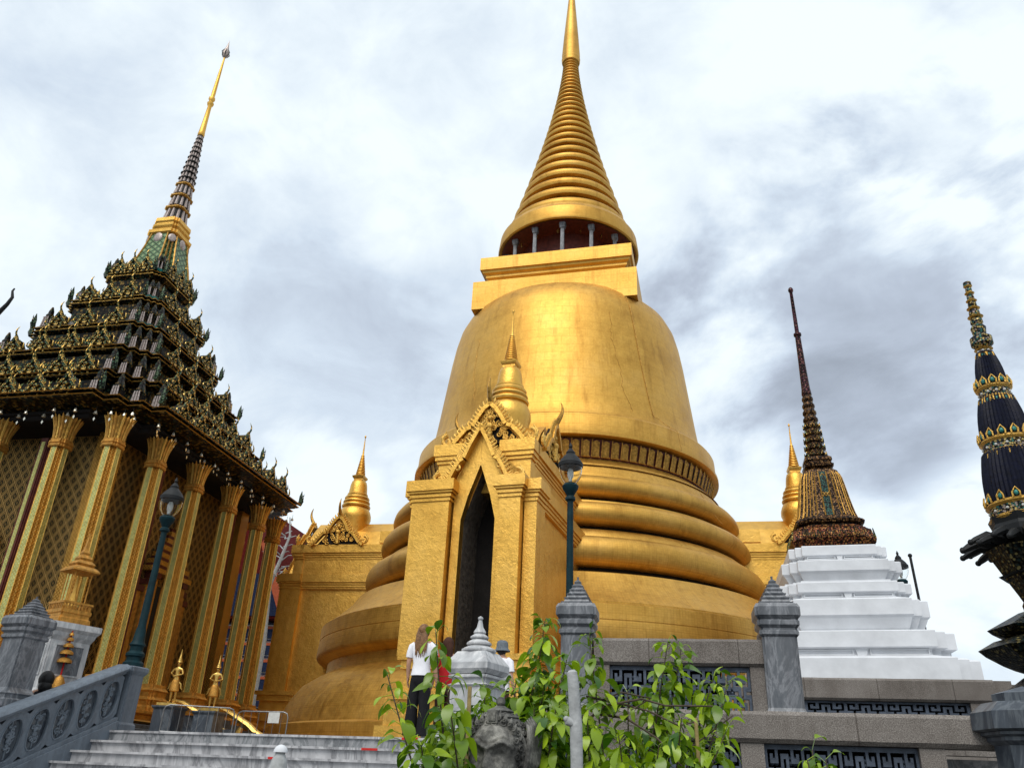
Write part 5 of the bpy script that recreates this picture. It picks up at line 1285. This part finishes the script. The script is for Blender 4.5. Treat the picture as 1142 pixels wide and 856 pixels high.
for y0 in (-1.52, 1.46):
    for q in (-1, 1): a.prism([(0,6.40),(q*.38,5.74),(q*.70,5.22),(q*1.08,4.84),(q*.94,4.84),(q*.58,5.18),(q*.27,5.66),(0,6.15)], y0, y0+.06, 'gold_trim')
    swirl(a, .0, 5.35, .22, y0-.01, 'gold_trim', 1.5, 1, .03); swirl(a, .32, 5.08, .14, y0-.01, 'gold_trim', 1.3, -1, .025); swirl(a, -.32, 5.08, .14, y0-.01, 'gold_trim', 1.3, 1, .025)
a.build('gable', rf)
a = MB(); a.T = Matrix.Rotation(pi/2+.35, 4, 'Z')
a.T = Matrix.Identity(4)
lp = lambda x, y: ((x+9.6)*cos(PSI)-(y-9.9)*sin(PSI), (x+9.6)*sin(PSI)+(y-9.9)*cos(PSI))
pp = [(-9.45,9.5,4.55),(-8.6,9.3,4.42),(-7.6,9.15,4.50),(-6.95,9.08,4.78),(-6.62,8.93,5.03),(-6.46,8.87,5.22),(-6.42,8.86,5.32),(-6.455,8.87,5.42),(-6.44,8.87,5.46)]
a.tube([(*lp(x, y), z_-GZ) for x, y, z_ in pp], [.14,.12,.08,.05,.035,.024,.020,.014,.010], 'black', 8); a.build('roof_horn', rf)

# ------------------------------------------------------------------ foreground: planter, statue, pole, plants
w = MB(); w.box(-1.0, 2.2, 3.9, 5.6, GZ, -.62, 'granite'); w.box(-.92, 2.12, 3.98, 5.52, -.63, -.60, 'soil'); tag(w.build('planter_bed'), 'stone planter bed holding the leafy plants', 'planter')
# demon head statue, only the crowned head rises into the frame
dm = thing('stone_guardian', 'weathered grey carved stone guardian head with ornate crown at the bottom centre', 'statue', (.008, 4.50, -.575), -.34); dm.scale = (.92, .92, .97)
a = MB(); a.lathe([(.20,0),(.26,.2),(.25,.34),(.19,.45),(.11,.50),(.092,.56),(.10,.64)], 'carved', 28); a.build('bust', dm)
def hsurf(th, ph_):
    """carved head surface: th round (front at -pi/2), ph_ from chin 0 to crown pi"""
    z_ = .70-.195*cos(ph_); r_ = .152*sin(ph_)**.62
    if z_ < .64: r_ *= 1-.25*((.64-z_)/.14)**1.5
    x = r_*cos(th); y = r_*sin(th)*1.10; e = 0
    if y < .02:
        fr = min(1, (.02-y)/.05)
        g2 = lambda cx0, cz0, sx, sz: math.exp(-(((x-cx0)/sx)**2+((z_-cz0)/sz)**2))
        e -= .055*g2(0, .675, .022, .035)+.022*g2(0, .735, .015, .04)
        for q in (-1, 1):
            e -= .030*g2(q*.030, .655, .018, .016)
            bz = .768+.030*math.exp(-((x-q*.075)/.04)**2)-.012
            e -= .036*math.exp(-((z_-bz)/.011)**2)*math.exp(-((x-q*.065)/.055)**4)
            e -= .014*math.exp(-((z_-bz-.030)/.007)**2)*math.exp(-((x-q*.065)/.06)**4)
            e += .034*g2(q*.062, .720, .036, .024)
            e -= .030*g2(q*.060, .714, .024, .014)
            e -= .024*g2(q*.075, .655, .035, .030)
        e -= .026*g2(0, .607, .055, .012)+.020*g2(0, .583, .045, .010); e += .012*g2(0, .596, .05, .004)
        e -= .020*g2(0, .540, .035, .020)
        e *= fr
    return (x, y+e, z_)
n = 84; rows = 70
a = MB(); a.loft([[hsurf(2*pi*j/n, max(.02, min(pi-.02, pi*i/rows))) for j in range(n)] for i in range(rows+1)], 'carved', True); a.build('head', dm, sharp=180)
# face frame: three ridges and a row of beads from jaw to jaw over the forehead
a = MB()
def frame(k, off):
    al = -.55+(pi+1.10)*k; return ((.142+off)*cos(al), -.070+.028*abs(cos(al))+off*.5, .715+(.150+off*.9)*sin(al))
for off, rr_ in ((0,.010),(.016,.009),(.036,.011)):
    a.tube([frame(k/40, off) for k in range(41)], rr_, 'carved', 8)
for k in range(46): a.sphere(frame(k/45, .026), .0075, 'carved', 8)
a.build('face_frame', dm)
# helmet shell behind the frame, covered with scrolls
a = MB(); rr = random.Random(12)
a.loft([[(max(-1,1)*.0+(.172*sin(p_)**.7)*cos(t_), .03+(.165*sin(p_)**.7)*sin(t_), .73-.185*cos(p_)*1.12) for t_ in [2*pi*q/40 for q in range(40)]] for p_ in [.35+(pi-.36)*q/24 for q in range(25)]], 'carved', True)
def curl(c, nrm, r0, a0, sg, th_=.0075):
    nrm = nrm.normalized(); tx = nrm.cross(Vector((0,0,1)))
    if tx.length < .1: tx = Vector((1,0,0))
    tx.normalize(); uz = tx.cross(nrm)
    a.tube([tuple(c+nrm*(.004+.006*k/12)+tx*r0*(1-.075*k)*cos(a0+sg*k*.62)+uz*r0*(1-.075*k)*sin(a0+sg*k*.62)) for k in range(13)], [th_*(1-.045*k) for k in range(13)], 'carved', 6)
for row in range(9):
    z_ = .60+.040*row; p_ = math.acos(max(-1, min(1, (.73-z_)/.207))); R_ = .170*sin(p_)**.7; cnt_ = max(5, int(2*pi*R_/.043))
    for k in range(cnt_):
        t_ = 2*pi*(k+.5*(row % 2))/cnt_; c = Vector((R_*cos(t_), .03+R_*.96*sin(t_), z_))
        if c.y < -.075 and z_ < .86: continue
        curl(c, Vector((cos(t_), sin(t_), .35*(row-4)/4)), .0185, rr.uniform(0, 6.28), 1 if k % 2 else -1)
a.lathe([(.100,.905),(.108,.915),(.100,.925),(.070,.935),(.078,.945),(.066,.953),(.035,.965),(.028,.972)], 'carved', 28, c=(0,.02)); a.sphere((0,.02,.992), .027, 'carved', 14)
# tiara plaque and upright flame leaves over the forehead
for k in range(-4, 5):
    al = pi/2+k*.20; bx, bz = .165*cos(al), .715+.185*sin(al); h_ = .050-.004*abs(k)
    a.tube([(bx,-.075,bz-.01),(bx*1.06,-.088,bz+h_*.4),(bx*1.10,-.078,bz+h_)], [.014,.013,.003], 'carved', 7)
    curl(Vector((bx,-.090,bz+.008)), Vector((0,-1,.1)), .012, 1.5, 1 if k < 0 else -1, .005)
a.box(-.030,.030,-.112,-.078,.880,.940,'carved'); a.box(-.020,.020,-.119,-.110,.890,.930,'carved')
a.build('crown', dm)
for q in (-1, 1):
    a = MB()
    for k in range(7):
        x0 = q*(.150+.004*k); y0 = -.035+.020*k
        a.tube([(x0, y0, .60+.010*k), (x0+q*.030, y0+.006, .70), (x0+q*.040, y0+.016, .80), (x0+q*.026, y0+.03, .885-.006*abs(k-3)), (x0+q*.004, y0+.04, .925-.010*abs(k-3))], [.010,.0145,.0145,.012,.004], 'carved', 8)
    a.build('ear_flare', dm)
# pruned pale branch
t = thing('pruned_trunk', 'bare whitish pruned branch standing upright in front of the leafy plant', 'tree', (.352, 3.985, -.60))
a = MB(); a.tube([(.005,0,0),(.008,0,.4),(.012,0,.7),(.008,0,.85),(.002,0,.93),(-.004,0,1.02),(-.012,0,1.085),(-.014,0,1.095)], [.032,.030,.028,.029,.028,.027,.024,.014], 'cement_white', 14); a.build('trunk', t)
a = MB(); a.tube([(-.005,-.005,.865),(-.032,-.012,.873),(-.040,-.014,.885)], [.02,.020,.012], 'cement_white', 10); a.sphere((-.038,-.016,.880), .014, 'cement_white', 8); a.build('branch_stub', t)
for (x, y, z1, lb) in ((-.148,4.398,.445,'bamboo cane standing left of the stone guardian head'), (1.09,4.777,.372,'bamboo cane standing among the twigs on the right')):
    a = MB(); a.tube([(x+.01,y,-.6),(x+.003,y,z1-.2),(x,y,z1)], .0105, 'bamboo', 8); tag(a.build('bamboo_cane'), lb, 'cane')
# white bollard light before the steps
t = thing('bollard_light', 'small white dome-topped garden bollard in front of the marble steps', 'bollard', (-1.527, 6.32, GZ))
a = MB(); a.lathe([(.075,0),(.075,.04),(.06,.06),(.062,1.5),(.066,1.62),(.052,1.70),(.034,1.735),(.034,1.745)], 'cement_white', 20); a.build('post', t)
a = MB(); a.lathe([(.050,1.746),(.048,1.762),(.036,1.782),(.018,1.793),(.001,1.797)], 'white', 20); a.build('dome', t)

def leaf(mb, base, d, L_, W_, curl, roll):
    d = d.normalized(); side_ = d.cross(Vector((0,0,1)));
    if side_.length < .1: side_ = Vector((1,0,0))
    side_.normalize(); side_ = (Matrix.Rotation(roll, 3, d) @ side_); up = side_.cross(d)
    pr = [(0,.06),(.15,.55),(.35,.95),(.55,1.0),(.75,.72),(.9,.36),(1,.02)]
    L0 = []; C0 = []; R0 = []; p_ = base.copy(); dd = d.copy(); last = 0
    for t_, w_ in pr:
        p_ = p_+dd*(t_-last)*L_; last = t_; dd = (dd+Vector((0,0,-curl*.22))).normalized()
        L0.append(tuple(p_+side_*w_*W_/2+up*.12*w_*W_)); R0.append(tuple(p_-side_*w_*W_/2+up*.12*w_*W_)); C0.append(tuple(p_))
    vs = L0+C0+R0; n_ = len(pr)
    mb.add(vs, [(i, i+1, n_+i+1, n_+i) for i in range(n_-1)]+[(n_+i, n_+i+1, 2*n_+i+1, 2*n_+i) for i in range(n_-1)], 'leaf', True)
def shrub(name, label, cat, stems, dens0, L_, seed, base_z=-.60, extra=()):
    rr = random.Random(seed); bx = sum(s_[0][0] for s_ in stems)/len(stems); by_ = sum(s_[0][1] for s_ in stems)/len(stems)
    t = thing(name, label, cat, (bx, by_, base_z)); sm = MB(); lf = MB(); O = Vector((bx, by_, base_z))
    for (b0, t0) in stems:
        b0 = Vector((b0[0]*.6+bx*.4, b0[1]*.6+by_*.4, base_z))-O; t0 = Vector(t0)-O; pts = []; n_ = 9
        mid_ = b0.lerp(t0, .5)+Vector((rr.uniform(-.07,.07), rr.uniform(-.05,.05), .05))
        for i in range(n_+1):
            u = i/n_; pts.append(b0*(1-u)**2+mid_*2*u*(1-u)+t0*u*u)
        sm.tube([tuple(q_) for q_ in pts], [.007*(1-.75*i/n_)+.0012 for i in range(n_+1)], 'bark', 6)
        dens = dens0*(.38 if len(stems) > 14 and t0.x+O.x < -.24 and t0.z+O.z > .35 else 1); ln = (t0-b0).length; cntl = int(dens*ln)
        for k in range(cntl):
            u = 1-(k/cntl)**1.0*.86; q_ = b0*(1-u)**2+mid_*2*u*(1-u)+t0*u*u
            if (q_+O).z < -.22: continue
            th = k*2.4+rr.uniform(-.5,.5); el = rr.uniform(-.25,.75) if u < .95 else rr.uniform(.2,1.2)
            d_ = Vector((cos(th)*cos(el), sin(th)*cos(el), sin(el))); pet = q_+d_*rr.uniform(.02,.07)
            sm.tube([tuple(q_), tuple(pet)], .0018, 'leafstem' if 'leafstem' in M else 'leaf', 4)
            l_ = L_*rr.uniform(.45,1.2)*(.8 if u > .93 else 1)
            leaf(lf, pet, d_+Vector((0,0,-.1)), l_, l_*rr.uniform(.46,.60), rr.uniform(.8,3.2), rr.uniform(-1.0,1.0))
    for pts, r_ in extra:
        sm.tube([tuple(Vector(q_)-O) for q_ in pts], [r_*(1-.5*i/len(pts)) for i in range(len(pts))], 'bark', 6)
    sm.build('stems', t); lf.build('foliage', t, fix=False); return t
STA = [((-0.213,4.295,-.1),(-0.335,4.287,0.686)),((-0.208,4.195,0),(-0.255,4.092,0.429)),((-0.239,4.394,0),(-0.61,4.66,0.513)),((-0.128,4.598,0),(-0.077,4.80,0.478)),((-0.084,4.699,0),(-0.166,4.60,0.326)),((0.046,4.9,0),(0.097,4.999,0.541)),((0.244,4.994,0),(0.262,4.993,0.895)),((0.195,4.996,0),(0.198,4.896,0.534)),((-0.288,4.19,0),(-0.337,3.986,0.147)),((0.293,4.991,0),(0.378,4.785,0.65)),((0.311,4.89,0),(0.301,4.49,0.363)),((-0.043,4.4,0),(-0.23,4.3,0.2)),((.25,4.8,0),(.20,4.75,.38)),((.12,5.0,0),(.15,5.0,.50)),((.15,4.9,0),(.26,4.85,.52)),((.3,4.9,0),(.36,4.9,.45)),((-.1,4.9,0),(-.02,5.0,.36)),((.35,4.8,0),(.30,4.8,.2)),((.1,4.9,0),(.0,4.95,.42)),((-.2,4.5,0),(-.28,4.5,.30))]
STB = [((0.682,4.953,0),(0.515,4.873,0.813)),((0.73,4.946,0),(0.982,4.903,0.791)),((0.73,4.946,0),(1.077,4.985,0.772)),((0.825,4.931,0),(1.279,5.04,0.635)),((0.872,4.923,0),(1.325,4.925,0.584)),((0.682,4.953,0),(0.744,4.944,0.513)),((0.671,4.551,0),(0.606,4.358,0.241)),((0.864,4.62,0),(0.974,4.598,0.355)),((0.973,4.7,0),(1.219,4.643,0.301)),((0.459,4.678,0),(0.483,4.675,0.385)),((0.858,5.129,0),(0.959,5.111,0.589)),((.6,4.7,0),(.52,4.7,.25)),((.7,4.8,0),(.85,4.6,.22)),((.8,4.8,0),(1.1,4.6,.16)),((.6,4.9,0),(.45,4.9,.55))]
twigs = [([(.45,4.9,.30),(.60,4.85,.42),(.80,4.8,.46),(.93,4.8,.43),(1.2,4.82,.44)],.008), ([(.50,4.9,.47),(.66,4.85,.44),(.84,4.82,.40),(1.0,4.8,.33),(1.12,4.8,.36)],.007), ([(.55,4.9,.38),(.72,4.85,.36),(.88,4.8,.26),(1.02,4.75,.10)],.008), ([(.56,4.9,.44),(.70,4.9,.50),(.86,4.85,.47),(.74,4.8,.40)],.006), ([(.9,4.9,.2),(1.1,4.9,.24),(1.32,4.85,.40)],.005)]
shrub('leafy_shrub', 'bright green leafy shrub around the stone guardian head', 'shrub', STA, 130, .115, 3)
shrub('leafy_shrub', 'looser leafy shrub with bare brown twigs in front of the fretwork panel', 'shrub', STB, 78, .110, 7, extra=twigs)
shrub('seedling', 'small green seedling before the lowest balustrade at the bottom right', 'plant', [((1.535,4.336,0),(1.555,4.329,.215)),((1.54,4.33,0),(1.50,4.257,.165)),((1.53,4.33,0),(1.574,4.216,.170))], 40, .085, 5)

# ------------------------------------------------------------------ world, sun, camera
wd = bpy.data.worlds.new('World'); scn.world = wd; wd.use_nodes = True; nt = wd.node_tree; nt.nodes.clear()
out = nt.nodes.new('ShaderNodeOutputWorld'); bg = nt.nodes.new('ShaderNodeBackground'); bg.inputs[1].default_value = .12
SUN_EL, SUN_AZ = R(52), R(200)     # azimuth clockwise from +y: behind the camera, to the left
sky = nt.nodes.new('ShaderNodeTexSky'); sky.sky_type = 'NISHITA'; sky.sun_disc = False
sky.sun_elevation = SUN_EL; sky.sun_rotation = SUN_AZ; sky.air_density = 1.0; sky.dust_density = 2.0
tc = nt.nodes.new('ShaderNodeTexCoord'); gen = tc.outputs['Generated']
sp = nt.nodes.new('ShaderNodeSeparateXYZ'); nt.links.new(gen, sp.inputs[0])
zz = math_(nt, 'ADD', math_(nt, 'MAXIMUM', sp.outputs[2], 0), .35)
cb = nt.nodes.new('ShaderNodeCombineXYZ')
nt.links.new(math_(nt, 'DIVIDE', sp.outputs[0], zz), cb.inputs[0]); nt.links.new(math_(nt, 'DIVIDE', sp.outputs[1], zz), cb.inputs[1])
cv = mapping(nt, cb.outputs[0], (1,1,1), (0,0,.5), (3.1,1.7,0))
gv = mapping(nt, gen, (1,1,1.5), (.2,.1,.7), (2.3,.4,1.1))
n1 = noise(nt, gv, 3.1, 9, .55, .35); n2 = noise(nt, gv, 1.5, 4, .5, .2); n3 = noise(nt, gv, 8.0, 8, .60, .5)
mix_ = math_(nt, 'ADD', math_(nt, 'MULTIPLY', n1, .52), math_(nt, 'ADD', math_(nt, 'MULTIPLY', n2, .26), math_(nt, 'MULTIPLY', n3, .22)))
def blob(az_, t_, rad, amp, sub=None):
    d = Vector((sin(R(az_)), cos(R(az_)), t_)).normalized()
    v = nt.nodes.new('ShaderNodeVectorMath'); v.operation = 'DISTANCE'; v.inputs[1].default_value = tuple(d); nt.links.new(gen, v.inputs[0])
    dd = math_(nt, 'ADD', v.outputs['Value'], math_(nt, 'MULTIPLY', math_(nt, 'SUBTRACT', n1, .5), .55))
    mr = nt.nodes.new('ShaderNodeMapRange'); mr.interpolation_type = 'SMOOTHSTEP'
    mr.inputs['From Min'].default_value = rad*.55; mr.inputs['From Max'].default_value = rad*1.25; mr.inputs['To Min'].default_value = amp; mr.inputs['To Max'].default_value = 0
    nt.links.new(dd, mr.inputs['Value']); return mr.outputs[0]
dens = mix_
for b_ in ((27,.60,.19,-.22),(34,.80,.13,-.13),(-15,.45,.13,-.05),(-2,.95,.20,.03),(24,.42,.10,-.05),(34,.15,.12,-.06),(-14,.30,.08,.14),(33,.24,.07,.14)):
    dens = math_(nt, 'ADD', dens, blob(*b_))
cl = ramp(nt, dens, [(.18, (2.8,3.15,3.7)), (.32, (4.2,4.75,5.6)), (.425, (5.6,6.4,7.3)), (.56, (7.9,8.6,8.9))])
mb_ = nt.nodes.new('ShaderNodeMapRange'); mb_.inputs['From Min'].default_value = -.45; mb_.inputs['From Max'].default_value = .25
mb_.inputs['To Min'].default_value = .88; mb_.inputs['To Max'].default_value = 1; nt.links.new(sp.outputs[1], mb_.inputs['Value'])
vm_ = nt.nodes.new('ShaderNodeVectorMath'); vm_.operation = 'SCALE'; nt.links.new(cl, vm_.inputs[0]); nt.links.new(mb_.outputs[0], vm_.inputs['Scale'])
skc = mixc(nt, .90, sky.outputs[0], vm_.outputs[0])
nt.links.new(skc, bg.inputs[0]); nt.links.new(bg.outputs[0], out.inputs[0])
sl = bpy.data.lights.new('sun', 'SUN'); sl.energy = 2.1; sl.angle = R(38); sl.color = (1,.96,.90)
so = bpy.data.objects.new('sun', sl); COL.objects.link(so)
sd = Vector((sin(SUN_AZ)*cos(SUN_EL), cos(SUN_AZ)*cos(SUN_EL), sin(SUN_EL)))
so.rotation_euler = (-sd).to_track_quat('-Z', 'Y').to_euler(); so.location = (0, -5, 30)

cam = bpy.data.cameras.new('camera'); co = bpy.data.objects.new('camera', cam); COL.objects.link(co); scn.camera = co
cam.sensor_fit = 'HORIZONTAL'; cam.sensor_width = 36; cam.lens = 900/1142*36; cam.clip_end = 2000; cam.clip_start = .05
P_, RO = R(26.4), R(2.5)
f = Vector((0, cos(P_), sin(P_))); up0 = Vector((0, -sin(P_), cos(P_))); r0 = Vector((1,0,0))
# photograph is rolled 2.5 degrees: verticals lean to the right
up = up0*cos(RO)-r0*sin(RO); rt = r0*cos(RO)+up0*sin(RO)
co.matrix_world = Matrix((( rt.x, up.x, -f.x, 0), (rt.y, up.y, -f.y, 0), (rt.z, up.z, -f.z, 0), (0,0,0,1)))
scn.view_settings.view_transform = 'Standard'; scn.view_settings.look = 'None'; scn.view_settings.gamma = 1; scn.view_settings.use_curve_mapping = False
scn.view_settings.exposure = 0.12
